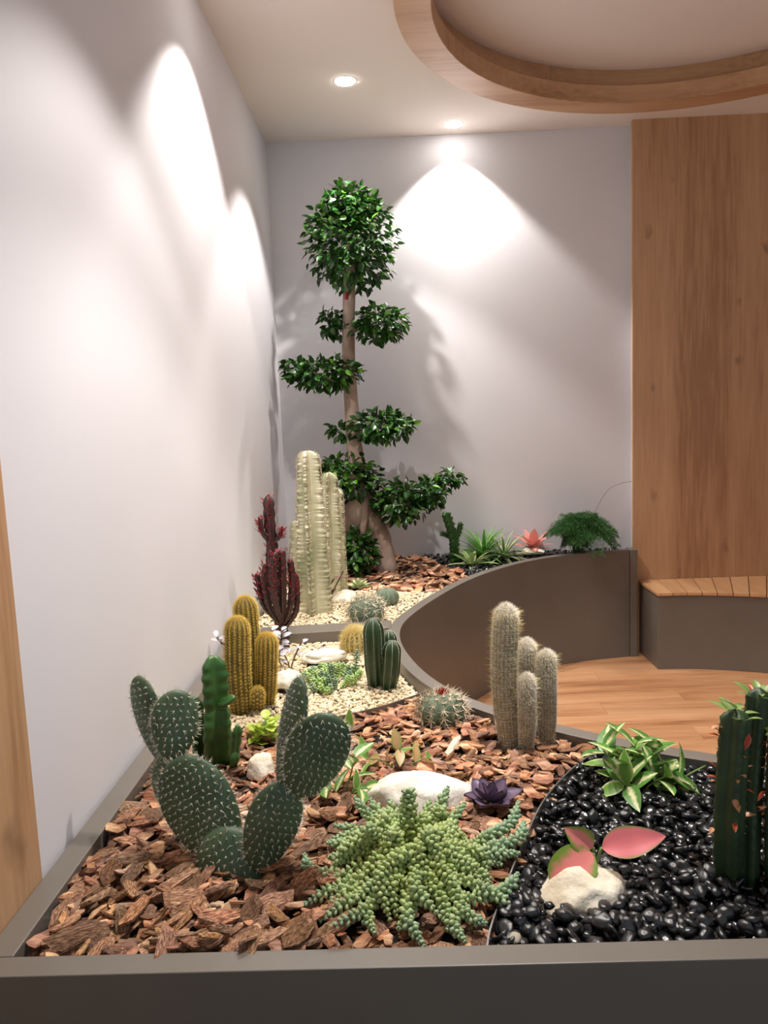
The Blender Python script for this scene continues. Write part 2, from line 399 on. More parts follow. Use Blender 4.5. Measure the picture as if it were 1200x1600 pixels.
def column_spines(path, radii, ribs, depth, per, cnt, length, spread, rad, down=0.0, phase=0.0, off=0.0, start=0.02, top=1.0, jit=0.1):
    """spine clusters along each ridge of a ribbed column"""
    fr = frames(path); m = len(path); B = []; D = []; L = []
    for k in range(ribs):
        a = 2 * PI * (k + off) / ribs + phase
        for j in range(per):
            s = start + (top - start) * (j + 0.5 * (k % 2)) / per
            if s > 1: continue
            f = s * (m - 1); i = min(int(f), m - 2); t = f - i
            p = path[i].lerp(path[i + 1], t); r = radii[i] * (1 - t) + radii[i + 1] * t
            x, y, tt = fr[i]; o = x * math.cos(a) + y * math.sin(a); sd = tt.cross(o)
            slope = (radii[i] - radii[i + 1]) / max(1e-5, (path[i + 1] - path[i]).length)
            nrm = (o + tt * max(0, min(6, slope))).normalized(); up_ = sd.cross(nrm) * -1
            base = p + o * r * 0.99
            for c in range(cnt):
                b = 2 * PI * (c / cnt) + random.uniform(-.4, .4)
                sp = spread * random.uniform(0.5, 1.1)
                d = nrm + (sd * math.cos(b) + up_ * math.sin(b)) * sp + V((0, 0, -down)) + V([random.uniform(-jit, jit) for _ in range(3)])
                B.append(base); D.append(d); L.append(length * random.uniform(0.6, 1.2))
    return spikes(np.array([tuple(b) for b in B]), np.array([tuple(d) for d in D]), L, rad)

def leaf_mesh(name, L, W, m, fold=0.2, curl=0.15, seg=6, shape='ovate', thick=0.0, wave=0.0):
    """leaf along +Y, normal +Z; UV x across, y along"""
    vs_ = []; fs = []; uv = []
    for i in range(seg + 1):
        v = i / seg
        if shape == 'ovate': w = math.sin(PI * min(1, v ** 0.75)) ** 0.8
        elif shape == 'strap': w = (min(1, v / 0.1 + 0.55)) * (1 - v ** 3) ** 0.8
        elif shape == 'round': w = math.sqrt(max(0, 1 - (2 * v - 1) ** 2))
        elif shape == 'spoon': w = max(0.12, math.sin(PI * min(1, v ** 1.7)) ** 0.7) if v < 0.98 else 0.05
        else: w = math.sin(PI * v ** 0.9)
        w = max(w, 0.03) * W / 2
        z = -curl * L * v * v + wave * L * math.sin(v * 9)
        for j in (-1, -0.5, 0, 0.5, 1):
            vs_.append((w * j, L * v, z + fold * w * abs(j) + wave * L * 0.6 * j * math.sin(v * 13)))
            uv.append((0.5 + j / 2, v))
    for i in range(seg):
        for j in range(4):
            a = i * 5 + j; fs.append((a, a + 1, a + 6, a + 5))
    if thick:
        n = len(vs_)
        vs_ += [(x, y, z - thick * (1 - abs(u[0] * 2 - 1) ** 2) - 0.0004) for (x, y, z), u in zip(vs_, uv)]; uv += uv
        fs += [tuple(n + q for q in f[::-1]) for f in fs]
        rim = [i * 5 for i in range(seg + 1)] + [seg * 5 + j for j in range(1, 5)] + [i * 5 + 4 for i in range(seg - 1, -1, -1)] + [3, 2, 1]
        for a, b in zip(rim, rim[1:] + rim[:1]): fs.append((b, a, a + n, b + n))
    return mesh(name, vs_, fs, m, True, uv)

def orient_matrix(loc, direction, normal=(0, 0, 1), scale=1.0):
    d = V(direction).normalized(); nn = V(normal); x = d.cross(nn)
    if x.length < 1e-4: x = d.cross(V((1, 0, 0)))
    x.normalize(); z = x.cross(d)
    mt = Matrix(((x.x, d.x, z.x), (x.y, d.y, z.y), (x.z, d.z, z.z)))
    return Matrix.Translation(V(loc)) @ mt.to_4x4() @ Matrix.Diagonal((scale, scale, scale, 1))

def orient(o, loc, direction, normal=(0, 0, 1), scale=1.0, roll=0.0):
    """+Y of the object along direction, +Z near normal"""
    d = V(direction).normalized(); nn = V(normal)
    x = d.cross(nn)
    if x.length < 1e-4: x = d.cross(V((1, 0, 0)))
    x.normalize(); z = x.cross(d)
    mt = Matrix(((x.x, d.x, z.x), (x.y, d.y, z.y), (x.z, d.z, z.z)))
    if roll: mt = Matrix.Rotation(roll, 3, d) @ mt
    o.matrix_local = Matrix.Translation(V(loc)) @ mt.to_4x4() @ Matrix.Diagonal((scale, scale, scale, 1))
    return o

def icosphere(sub):
    import bmesh
    bm = bmesh.new(); bmesh.ops.create_icosphere(bm, subdivisions=sub, radius=1.0)
    v = np.array([tuple(x.co) for x in bm.verts]); f = np.array([[q.index for q in p.verts] for p in bm.faces]); bm.free()
    return v, f

ICO = {k: icosphere(k) for k in (1, 2, 3, 4)}

def rock_mesh(name, sx, sy, sz, m, seed, rough=0.25, sub=4, freq=1.4):
    v, f = ICO[sub]; o = V((seed * 3.7, seed * 1.3, seed * 2.1)); out = []
    for p in v:
        q = V(p)
        d = 1 + rough * noise.noise(q * freq + o) + rough * 0.45 * noise.noise(q * freq * 2.6 + o) + rough * 0.2 * noise.noise(q * freq * 6 + o)
        # chipped facets
        w = q * d
        for k in range(5):
            nn = V((noise.noise(V((seed, k, 1.5))), noise.noise(V((seed, k, 7.5))), noise.noise(V((seed, k, 13.5))) * .6 + .15)).normalized()
            h = w.dot(nn) - 0.80
            if h > 0: w = w - nn * h * 0.8
        out.append((w.x * sx, w.y * sy, max(w.z, -0.55) * sz))
    return mesh(name, out, f, m, True)

# ------------------------------------------------------------------ room shell
RIM, LX, YB = 0.66, -0.715, 4.75
TILT = 0.0
def struct(name, mb, m, **k):
    o = mb.build(name, m, **k); o['kind'] = 'structure'; return o
struct('wall_left', MB().box(LX - 0.12, LX, -0.4, YB, 0, 3.5), M['wall'])
struct('wall_back', MB().box(LX - 0.12, 3.4, YB, YB + 0.12, 0, 3.5), M['wall'])
struct('wall_right', MB().box(3.3, 3.42, -0.4, YB, 0, 3.5), M['wall'])
# painted pier behind the right-hand oak panel
struct('wall_pier', MB().box(1.425, 3.3, 4.68, YB, 0, CEIL), M['wall'])

# floor: underlay slab with planks on it
fl = struct('floor', MB().box(LX, 3.3, -0.4, YB, -0.06, -0.006), M['gap'])
pw, pl = 0.165, 1.22
pm = MB(); pm.box(-pl / 2 + .0006, pl / 2 - .0006, -pw / 2 + .0005, pw / 2 - .0005, -0.006, 0.0)
plank_me = mesh('plank', pm.v, pm.f, M['plank'], False)
row = 0; y = 0.12
while y < 4.75:
    off = (0.103 + row * 0.437) % pl - 0.6
    x = off - 0.2
    while x < 3.6:
        if x + pl / 2 > -0.05 and y > 1.3:
            obj('plank', plank_me, fl, (x, y, 0))
        x += pl
    y += pw; row += 1

# ceiling with the round recess
RC, RR = (1.34, 3.157), 1.225
def circ(r, n=96, c=RC): return [(c[0] + r * math.cos(2 * PI * i / n), c[1] + r * math.sin(2 * PI * i / n)) for i in range(n)]
n = 96; inner = circ(RR, n); outer = []
x0, x1, y0, y1 = LX, 3.3, -0.4, YB
for (px, py) in inner:
    dx, dy = px - RC[0], py - RC[1]
    t = min([(x1 - RC[0]) / dx if dx > 1e-9 else 1e9, (x0 - RC[0]) / dx if dx < -1e-9 else 1e9,
             (y1 - RC[1]) / dy if dy > 1e-9 else 1e9, (y0 - RC[1]) / dy if dy < -1e-9 else 1e9])
    outer.append((RC[0] + dx * t, RC[1] + dy * t))
cb = MB(); vs_ = [(p[0], p[1], CEIL) for p in inner] + [(p[0], p[1], CEIL) for p in outer]
cb.add(vs_, [(i, (i + 1) % n, n + (i + 1) % n, n + i) for i in range(n)])
for cx, cy in ((x0, y0), (x1, y0), (x1, y1), (x0, y1)):
    k = min(range(n), key=lambda i: abs(math.atan2(cy - RC[1], cx - RC[0]) - math.atan2(inner[i][1] - RC[1], inner[i][0] - RC[0])) + 0)
    for a, b in ((k - 1, k), (k, (k + 1) % n)):
        cb.add([(outer[a][0], outer[a][1], CEIL), (outer[b][0], outer[b][1], CEIL), (cx, cy, CEIL)], [(0, 1, 2)])
ceil_o = struct('ceiling', cb, M['ceil'])
so = ceil_o.modifiers.new('solid', 'SOLIDIFY'); so.thickness = 0.02; so.offset = 0
rc = MB().prism(circ(RR + 0.03), 3.285, 3.33).build('recess_ceiling', M['ceil'], ceil_o)

# oak ring around the recess
ring = thing('ceiling_ring', 'round light oak ring hung around the ceiling recess', 'ceiling ring', (RC[0], RC[1], 3.10))
def lathe(prof, n=128):
    v = []; f = []; m = len(prof)
    for i in range(n):
        a = 2 * PI * i / n
        for r, z in prof: v.append((r * math.cos(a), r * math.sin(a), z))
    for i in range(n):
        for j in range(m):
            f.append((i * m + j, i * m + (j + 1) % m, ((i + 1) % n) * m + (j + 1) % m, ((i + 1) % n) * m + j))
    return v, f
v, f = lathe([(1.149, 0), (1.297, 0), (1.297, CEIL - 3.10 - .003), (1.196, CEIL - 3.10 - .003), (1.196, 0.088), (1.149, 0.088)])
bevel(obj('ring_band', mesh('ring_band', v, f, M['oak_ring'], False), ring), 0.002, 1)
for k in range(6):      # curved boards lining the recess
    a0, a1 = 2 * PI * k / 6 + 0.93 + 0.0012, 2 * PI * (k + 1) / 6 + 0.93 - 0.0012
    A = [(1.203 * math.cos(a0 + (a1 - a0) * i / 20), 1.203 * math.sin(a0 + (a1 - a0) * i / 20)) for i in range(21)]
    Bq = [(1.222 * math.cos(a0 + (a1 - a0) * i / 20), 1.222 * math.sin(a0 + (a1 - a0) * i / 20)) for i in range(21)]
    MB().strip(A, Bq, 0.02, 0.185).build('lining_board', M['oak_ring'], ring)

# oak panels
pn = MB().box(1.408, 3.3, 4.655, 4.68, 0.0, CEIL - 0.004).build('wall_panel', M['oak'])
tag(pn, 'tall knotty light oak wall panel standing behind the slatted bench', 'wall panel')
pn = MB().box(LX, LX + 0.008, -0.4, 1.352, 0.0, CEIL - 0.004).build('wall_panel', M['oak'])
tag(pn, 'oak wall panel ending beside the planter corner with bark mulch', 'wall panel')

# ------------------------------------------------------------------ planter
CURVE = [(2.2, 1.50), (1.6, 1.545), (1.2, 1.625), (.95, 1.705), (.743, 1.792), (.583, 1.875), (.405, 2.0), (.236, 2.155), (.13, 2.305),
         (.06, 2.465), (.011, 2.645), (-.018, 2.82), (-.021, 3.0), (.019, 3.19), (.144, 3.505), (.352, 3.915), (.61, 4.235),
         (.82, 4.40), (1.06, 4.505), (1.36, 4.565)]
edge = [V((p[0], p[1], 0)) for p in CURVE]
edge = resample([tuple(p) for p in edge], 130)
for _ in range(6):
    edge = [edge[0]] + [(edge[i - 1] + edge[i] * 2 + edge[i + 1]) / 4 for i in range(1, len(edge) - 1)] + [edge[-1]]
def offset(poly, d):
    out = []
    for i, p in enumerate(poly):
        t = (poly[min(i + 1, len(poly) - 1)] - poly[max(i - 1, 0)]).normalized()
        out.append(p + V((-t.y, t.x, 0)) * d)
    return out
planting_side = offset(edge, 0.047)
planter = thing('planter', 'taupe lacquered planter box with a curved inner wall, beds of bark, gravel and pebbles', 'planter', (0, 1.09, 0))
PO = V((0, 1.09, 0))
def pbuild(mb, name, m=None, **k): return mb.build(name, m or M['taupe'], planter, loc=-PO, **k)
bevel(pbuild(MB().box(LX + .009, 2.2, 1.09, 1.136, 0, RIM), 'front_panel'), 0.002)
bevel(pbuild(MB().box(LX + .009, -0.655, 1.1365, YB - .003, 0, RIM), 'side_panel'), 0.002)
half = 70
bevel(pbuild(MB().strip(edge[:half], planting_side[:half], 0, RIM), 'curved_panel', smooth=False), 0.002)
bevel(pbuild(MB().strip([edge[half - 1] + (edge[half] - edge[half - 1]) * .03] + edge[half:], [planting_side[half - 1] + (edge[half] - edge[half - 1]) * .03] + planting_side[half:], 0, RIM), 'curved_panel', smooth=False), 0.002)
bevel(pbuild(MB().box(1.362, 1.405, 4.560, 4.652, 0, RIM), 'end_post'), 0.002)
# cross bars at rim height between the front and rear gravel
bevel(pbuild(MB().prism([(-0.655, 2.962), (-0.055, 3.030), (-0.06, 3.10), (-0.655, 3.035)], 0.40, RIM), 'cross_bar'), 0.002)
bevel(pbuild(MB().prism([(-0.655, 3.037), (-0.06, 3.102), (-0.058, 3.15), (-0.655, 3.10)], 0.40, RIM - 0.002), 'cross_bar'), 0.002)
DIV2 = resample([(-.655, 2.010, 0), (-.517, 2.035, 0), (-.33, 2.085, 0), (-.184, 2.142, 0), (-.073, 2.206, 0), (.03, 2.29, 0), (.100, 2.365, 0)], 30)
DIV3 = resample([(.112, 1.137, 0), (.128, 1.20, 0), (.182, 1.347, 0), (.235, 1.48, 0), (.289, 1.603, 0), (.37, 1.733, 0), (.470, 1.853, 0)], 30)
pbuild(MB().strip(DIV2, offset(DIV2, 0.0035), 0.55, 0.650), 'edging_strip', M['taupe'])
pbuild(MB().strip(DIV3, offset(DIV3, 0.0030), 0.55, 0.652), 'edging_strip', M['steel'])

SOIL_FRONT, SOIL_MID, SOIL_BACK = 0.625, 0.606, 0.628
def band_y(poly, x):
    for a, b in zip(poly, poly[1:]):
        if min(a.x, b.x) <= x <= max(a.x, b.x) and abs(b.x - a.x) > 1e-6:
            return a.y + (b.y - a.y) * (x - a.x) / (b.x - a.x)
    return poly[-1].y if x > poly[-1].x else poly[0].y
def band_x(poly, y):
    for a, b in zip(poly, poly[1:]):
        if min(a.y, b.y) <= y <= max(a.y, b.y) and abs(b.y - a.y) > 1e-6:
            return a.x + (b.x - a.x) * (y - a.y) / (b.y - a.y)
    return poly[-1].x if y > poly[-1].y else poly[0].x
PS = [(p.x, p.y) for p in planting_side]
ps_low = [V((a, b, 0)) for a, b in PS if b < 2.93][::-1]
ps_high = [V((a, b, 0)) for a, b in PS if b >= 2.93]
def rim_x(y):
    """x of the planting side of the curved wall at depth y (left boundary of the floor)"""
    if y < 1.56: return 2.0
    return band_x(ps_low[::-1], y) if y < 2.93 else (band_x(ps_high, y) if y < PS[-1][1] else 9.0)
def zone(x, y, mg=0.0):
    if x < -0.653 + mg or y < 1.138 + mg or y > YB - mg: return None
    if y > PS[-1][1] - 0.004:
        if x > 1.33: return None
    elif x > rim_x(y) - mg: return None
    if y < 3.0 and band_y(DIV2, x) - 0 > y or (y < 2.37 and x > .10):
        if y < 1.853 and x > band_x(DIV3, y): return 'pebble'
        if x > 0.47: return 'pebble'
        return 'bark'
    if y < 2.962 + (x + .655) * .11: return 'gravel_mid'
    if y < 3.105 + (x + .655) * .085: return None
    if x > 0.09 + (4.75 - y) * 0.42 and y > 4.1: return 'pebble_back'
    if y > 3.82 + (x + 0.2) * -0.25: return 'bark_back'
    return 'gravel_back'
# soil under each bed
def soil(name, ylo, yhi, z):
    ys = np.linspace(ylo, yhi, 60); mb = MB(); L_ = []; R_ = []
    for yy in ys:
        L_.append((-0.655, yy)); R_.append((min(rim_x(yy) - 0.001, 1.36 if yy > 2 else 2.0), yy))
    mb.strip(L_, R_, z - 0.25, z); return pbuild(mb, name, M['soil'])
soil('soil', 1.137, 2.05, SOIL_FRONT); soil('soil', 2.05, 2.966, SOIL_MID); soil('soil', 3.15, 4.745, SOIL_BACK)

# ------------------------------------------------------------------ bench
bench = thing('bench', 'curved bench with radial oak slats on a taupe base', 'bench', (2.2, 4.4, 0))
BO = V((2.2, 4.4, 0))
def yf(x): return 4.315 - 0.40 * (x - 1.45) ** 2
def bb(mb, name, m, **k): return mb.build(name, m, bench, loc=-BO, **k)
xs = [1.447 + i * (2.60 - 1.447) / 24 for i in range(25)]
bevel(bb(MB().strip([(x, yf(x)) for x in xs], [(x - .003 if i == 0 else x, 4.652) for i, x in enumerate(xs)], 0, 0.434), 'base', M['taupe']), 0.002)
fx = [1.437] + [1.526 + 0.0785 * i for i in range(15)]
bx_ = [1.437] + [1.552 + 0.111 * i for i in range(15)]
for i in range(15):
    g = 0.0022
    q = [(fx[i] + g, yf(fx[i]) - .012), (fx[i + 1] - g, yf(fx[i + 1]) - .012), (bx_[i + 1] - g, 4.653), (bx_[i] + g, 4.653)]
    bevel(bb(MB().prism(q, 0.435, 0.453), 'slat', M['slat']), 0.0015, 1)

# ------------------------------------------------------------------ downlights
def downlight(x, y, k, label, where):
    suf = '_' + where + '_offscreen' if where else ''
    t = thing('downlight' + suf, label, 'downlight', (x, y, CEIL), group='recessed ceiling downlights')
    v, f = lathe([(0.044, -0.0115), (0.056, -0.0115), (0.058, -0.010), (0.044, -0.010)], 40)
    obj('trim_ring', mesh('trim_ring', v, f, M['lamp_white'], True), t)
    ln = MB().prism([(0.045 * math.cos(2 * PI * i / 32), 0.045 * math.sin(2 * PI * i / 32)) for i in range(32)], -0.016, -0.0105)
    ln.build('lens' + suf, M['lens'], t)
    ld = bpy.data.lights.new('downlight_lamp' + suf, 'SPOT'); ld.energy = SPOT_W * k; ld.color = (1.0, 0.945, 0.89)
    ld.spot_size = math.radians(97); ld.spot_blend = 0.32; ld.shadow_soft_size = 0.03
    lo = bpy.data.objects.new('downlight_lamp' + suf, ld); lo.location = (0, 0, -0.02); link(lo, t)
LBL = ['round white downlight glowing in the ceiling near the left wall', 'round white downlight glowing in the ceiling close to the back wall',
       'round white downlight in the ceiling above the golden cactus gravel bed', 'round white downlight in the ceiling above the bark bed and white rock',
       'round white downlight in the ceiling above the black pebble bed']
for i, (x, y, k, where) in enumerate(DOWNLIGHTS):
    downlight(x, y, k, LBL[i], where)

#PART2
# footprints of the rocks: loose material stays outside them
EXC = [(c[0], c[1], sa, sb) for c, sa, sb in [((0.009, 1.665, 0.623), .115, .075), ((0.307, 1.300, 0.635), .078, .058), ((-0.373, 1.820, 0.647), .03, .035), ((-0.403, 2.460, 0.652), .045, .035),
       ((-0.300, 2.740, 0.638), .085, .04), ((-0.308, 3.660, 0.635), .06, .045)]]
# ------------------------------------------------------------------ mulch, pebbles, gravel
class Heap:
    """height grid that lets pieces settle on each other"""
    def __init__(s, x0, x1, y0, y1, z, cell=0.008):
        s.x0, s.y0, s.c = x0, y0, cell
        s.g = np.full((int((x1 - x0) / cell) + 2, int((y1 - y0) / cell) + 2), z)
    def drop(s, x, y, r, h, sink=0.5):
        i0, i1 = int((x - r - s.x0) / s.c), int((x + r - s.x0) / s.c) + 1
        j0, j1 = int((y - r - s.y0) / s.c), int((y + r - s.y0) / s.c) + 1
        i0, j0 = max(i0, 0), max(j0, 0)
        w = s.g[i0:i1, j0:j1]
        if w.size == 0: return None
        z = w.mean() * sink + w.max() * (1 - sink)
        np.maximum(w, z + h, out=w)
        return z

def chip_mesh(name, k):
    """splintered flat bark flake, longest along X, unit length"""
    r = random.Random(k); nn = 8; w = r.choice([0.3, 0.42, 0.55, 0.7]); th = r.uniform(0.07, 0.14)
    bend = r.uniform(-.22, .22); ring = []
    for i in range(nn):
        a = 2 * PI * i / nn + r.uniform(-.25, .25); q = r.uniform(0.75, 1.1)
        ring.append((0.5 * q * math.copysign(abs(math.cos(a)) ** 0.7, math.cos(a)), 0.5 * w * q * math.copysign(abs(math.sin(a)) ** 0.7, math.sin(a))))
    def zz(x, y): return bend * (x * x * 2) + 0.3 * bend * y
    vs_ = [(x * .93, y * .88, zz(x, y) - th * .5) for x, y in ring]
    vs_ += [(x, y, zz(x, y) + th * r.uniform(-.1, .35)) for x, y in ring]
    vs_ += [(x * .62 + r.uniform(-.05, .05), y * .6, zz(x, y) + th * r.uniform(.4, .75)) for x, y in ring]
    fs = [list(range(nn))[::-1]]
    for b in (0, nn): fs += [(b + i, b + (i + 1) % nn, b + nn + (i + 1) % nn, b + nn + i) for i in range(nn)]
    fs.append(list(range(2 * nn, 3 * nn)))
    return mesh(name, vs_, fs, M['bark'], False)
CHIPS = [chip_mesh('bark_chip', k) for k in range(18)]
THIN = [k for k, me in enumerate(CHIPS) if max(v.co.y for v in me.vertices) - min(v.co.y for v in me.vertices) < .46]
CHIP_V = []
for me in CHIPS:
    v = np.empty(len(me.vertices) * 3); me.vertices.foreach_get('co', v)
    CHIP_V.append((v.reshape(-1, 3), [list(p.vertices) for p in me.polygons]))

def scatter(zones, count, x0, x1, y0, y1, mg):
    out = []
    while len(out) < count:
        x, y = random.uniform(x0, x1), random.uniform(y0, y1)
        if zone(x, y, mg) in zones and not any((x - ex) ** 2 / (ea * ea) + (y - ey) ** 2 / (eb * eb) < 1 for ex, ey, ea, eb in EXC): out.append((x, y))
    return out
CAMP = V((0, 0, CAM_H))
def rotm(rx, ry, rz):
    from mathutils import Euler
    return Euler((rx, ry, rz)).to_matrix()
chips = []
hp = Heap(-.7, .6, 1.1, 2.4, SOIL_FRONT - 0.004)
for i, (x, y) in enumerate(scatter(('bark',), 3000, -.655, .5, 1.138, 2.38, 0.008)):
    big = x < -0.15 and y < 1.65
    L_ = random.uniform(0.034, 0.066) if not big else random.uniform(0.035, 0.085)
    if random.random() < 0.35: L_ *= 0.6
    z = hp.drop(x, y, L_ * 0.33, L_ * 0.075, 0.72)
    if z is None: continue
    z = min(z, SOIL_FRONT + 0.030)
    tl = 0.30
    rz = random.uniform(0, 2 * PI) if not big else random.gauss(0.7, 0.6)
    chips.append((V((x, y, z + L_ * 0.06)), (random.gauss(0, tl), random.gauss(0, tl), rz), L_, random.randrange(18), i))
for i in range(24):      # long shards in the near corner
    x, y = random.uniform(-.60, -.12), random.uniform(1.17, 1.55)
    L_ = random.uniform(.07, .11)
    if x - L_ * .4 < -.655 or y - L_ * .3 < 1.137: continue
    z = min(hp.drop(x, y, L_ * .25, .006, .6), SOIL_FRONT + .030)
    chips.append((V((x, y, z + .005)), (random.gauss(0, .3), random.gauss(0, .12), random.gauss(.75, .45)), L_, random.choice(THIN), 2600))
hb = Heap(-.7, .6, 3.6, 4.8, SOIL_BACK - 0.004)
for i, (x, y) in enumerate(scatter(('bark_back',), 650, -.655, .5, 3.7, 4.75, 0.014)):
    L_ = random.uniform(0.04, 0.095)
    z = min(hb.drop(x, y, L_ * 0.33, L_ * 0.08, 0.7), SOIL_BACK + .04)
    chips.append((V((x, y, z + L_ * 0.06)), (random.gauss(0, .25), random.gauss(0, .25), random.uniform(0, 6.28)), L_, random.randrange(18), 1200 + i))
chips.sort(key=lambda c: -(c[2] / (c[0] - CAMP).length * (1 + 0.35 * min(1, c[4] / 2000))))
BARK_SPOT = 'reddish brown flake of bark mulch lying in the planter'
for p, r, L_, k, _ in chips[:300]:
    o = bpy.data.objects.new('bark_chip', CHIPS[k]); o.location = p; o.rotation_euler = r; o.scale = (L_, L_, L_); link(o)
    tag(o, BARK_SPOT, 'bark chip', 'flakes of bark mulch')
for rear in (False, True):
    vv = []; ff = []; cnt = 0
    for p, r, L_, k, _ in chips[300:]:
        if (p.y > 3) != rear: continue
        a, fs = CHIP_V[k]; w = a @ np.array(rotm(*r)).T * L_ + np.array(p)
        vv.append(w); ff += [[q + cnt for q in f_] for f_ in fs]; cnt += len(a)
    tag(obj('bark_mulch', mesh('bark_mulch', np.vstack(vv), ff, M['bark'], False)),
        'brown bark mulch around the foot of the ficus tree' if rear else 'small brown bark mulch filling between the larger flakes by the prickly pear', 'mulch', kind='stuff')

# glossy black pebbles
def pebble_mesh(k, sub):
    v, f = ICO[sub]; r = random.Random(k); s = np.array([r.uniform(.8, 1.25), r.uniform(.7, 1.0), r.uniform(.45, .7)]); o = V((k * 2.3, k, 0))
    d = np.array([1 + 0.28 * noise.noise(V(p) * 1.1 + o) for p in v])[:, None]
    w = v * d
    for q in range(9):
        nn = np.array([r.gauss(0, 1) for _ in range(3)]); nn /= np.linalg.norm(nn); h = w @ nn - r.uniform(.52, .80)
        w = w - np.maximum(h, 0)[:, None] * nn * .85
    return w * s * 1.25, f
PEB = [pebble_mesh(k, 2) for k in range(10)]
PEBM = [mesh('pebble', v, f, M['pebble'], True) for v, f in PEB]
pebs = []
hq = Heap(.05, 1.7, 1.1, 2.0, SOIL_FRONT - 0.007, 0.006)
for i, (x, y) in enumerate(scatter(('pebble',), 3600, .10, 1.55, 1.138, 1.9, 0.010)):
    s = random.uniform(0.0085, 0.0140) * (1.12 if y < 1.35 else 1.0)
    z = min(hq.drop(x, y, s * 0.72, s * 0.7, 0.68), SOIL_FRONT + 0.021)
    pebs.append((V((x, y, z + s * .35)), (random.gauss(0, .5), random.gauss(0, .5), random.uniform(0, 6.28)), s, random.randrange(10), i))
for i, (x, y) in enumerate(scatter(('pebble_back',), 900, .05, 1.35, 4.1, 4.75, 0.012)):
    s = random.uniform(0.010, 0.017)
    pebs.append((V((x, y, SOIL_BACK + random.uniform(0, .016))), (random.gauss(0, .5), random.gauss(0, .5), random.uniform(0, 6.28)), s, random.randrange(10), 0))
pebs.sort(key=lambda c: -(c[2] / (c[0] - CAMP).length * (1 + 0.8 * c[4] / 3600) * (1 if c[0].x < .75 else .2)))
for p, r, s, k, _ in pebs[:300]:
    o = bpy.data.objects.new('pebble', PEBM[k]); o.location = p; o.rotation_euler = r; o.scale = (s, s, s); link(o)
    tag(o, 'glossy black rounded pebble in the dark pebble bed', 'pebble', 'polished black pebbles')
for rear in (False, True):
    vv = []; ff = []; cnt = 0
    for p, r, s, k, _ in pebs[300:]:
        if (p.y > 3) != rear: continue
        v, f = PEB[k]; vv.append(v @ np.array(rotm(*r)).T * s + np.array(p)); ff.append(f + cnt); cnt += len(v)
    tag(obj('pebble_fill', mesh('pebble_fill', np.vstack(vv), np.vstack(ff), M['pebble'], True)),
        'fine black pebbles along the back wall under the fern' if rear else 'small black pebbles filling the dark bed between the larger ones', 'pebbles', kind='stuff')
o = obj('pebble', mesh('pebble', PEB[3][0], PEB[3][1], M['rockp'], True), None, (0.159, 1.155, 0.655)); o.scale = (.011, .011, .011)
tag(o, 'single tan brown pebble among the black ones by the front rim', 'pebble')

# beige gravel
def gravel(name, zname, count, box, z, label, s0, s1):
    v, f = ICO[1]
    pts = np.array(scatter((zname,), count, *box, 0.006)); N = len(pts)
    zz = z + rng.uniform(0, 0.016, N); sc = rng.uniform(s0, s1, N)
    a = rng.uniform(0, 2 * PI, N); shape = np.stack([rng.uniform(.8, 1.35, N), rng.uniform(.7, 1.0, N), rng.uniform(.5, .8, N)], 1)
    w = v[None] * shape[:, None] * rng.uniform(.85, 1.12, (N, len(v), 1)) * sc[:, None, None]
    tx = rng.normal(0, .4, N)
    y1 = w[..., 1] * np.cos(tx)[:, None] - w[..., 2] * np.sin(tx)[:, None]; z1 = w[..., 1] * np.sin(tx)[:, None] + w[..., 2] * np.cos(tx)[:, None]
    x2 = w[..., 0] * np.cos(a)[:, None] - y1 * np.sin(a)[:, None]; y2 = w[..., 0] * np.sin(a)[:, None] + y1 * np.cos(a)[:, None]
    w = np.stack([x2 + pts[:, :1], y2 + pts[:, 1:2], z1 + zz[:, None]], -1)
    fs = f[None] + (np.arange(N) * len(v))[:, None, None]
    return tag(obj(name, mesh(name, w.reshape(-1, 3), fs.reshape(-1, 3), M['gravel'], False)), label, 'gravel', kind='stuff')
gravel('gravel', 'gravel_mid', 13000, (-.655, .1, 2.0, 3.05), SOIL_MID - .004, 'pale beige gravel bed around the golden and ribbed cacti', .0045, .0085)
gravel('gravel', 'gravel_back', 6000, (-.655, .2, 3.1, 4.1), SOIL_BACK - .004, 'pale beige gravel strip behind the taupe cross bar', .005, .009)

# ------------------------------------------------------------------ rocks
def rock(loc, sx, sy, sz, seed, label, m='rock', rz=0.0, rough=.25, name='rock', freq=1.4, sub=4):
    o = obj(name, rock_mesh(name, sx, sy, sz, M[m], seed, rough, sub, freq), None, loc); o.rotation_euler = (0, 0, rz)
    return tag(o, label, 'rock')
rock((0.009, 1.665, 0.623), 0.1333, .085, .085, 3, 'large smooth white limestone rock behind the trailing sedum', rough=.16)
rock((0.307, 1.300, 0.633), 0.0845, .060, .050, 8, 'cream pitted rock among black pebbles beneath the pink leaves', 'rockp', rough=.24)
rock((-0.373, 1.820, 0.647), 0.0375, .045, .036, 12, 'small cream stone on bark behind the prickly pear', 'rockp')
rock((-0.403, 2.460, 0.652), 0.0547, .045, .035, 17, 'white stone in gravel beside the golden column cactus')
rock((-0.300, 2.740, 0.638), 0.0831, .05, .026, 21, 'white stone in gravel behind the small sedum clump')
rock((-0.308, 3.660, 0.635), 0.0794, .06, .045, 26, 'pale greenish stone at the foot of the white spurge', 'rockp')
rock((0.780, 4.520, 0.678), .075, .03, .022, 31, 'long pale stone beside the coral leaved plant', 'rockp', rz=-.4)
for (p, s, lab, mm) in [((-0.378, 2.837, 0.625), .022, 'yellowish round pebble in gravel near the cross bar', 'gravel'), ((-0.258, 2.873, 0.625), .019, 'pinkish pebble in gravel beside the straw coloured barrel cactus', 'rockp'),
                        ((-0.329, 2.864, 0.625), .018, 'tan pebble between two others on the gravel', 'trunk')]:
    rock(p, s, s * .8, s * .7, s * 900, lab, mm, sub=3)

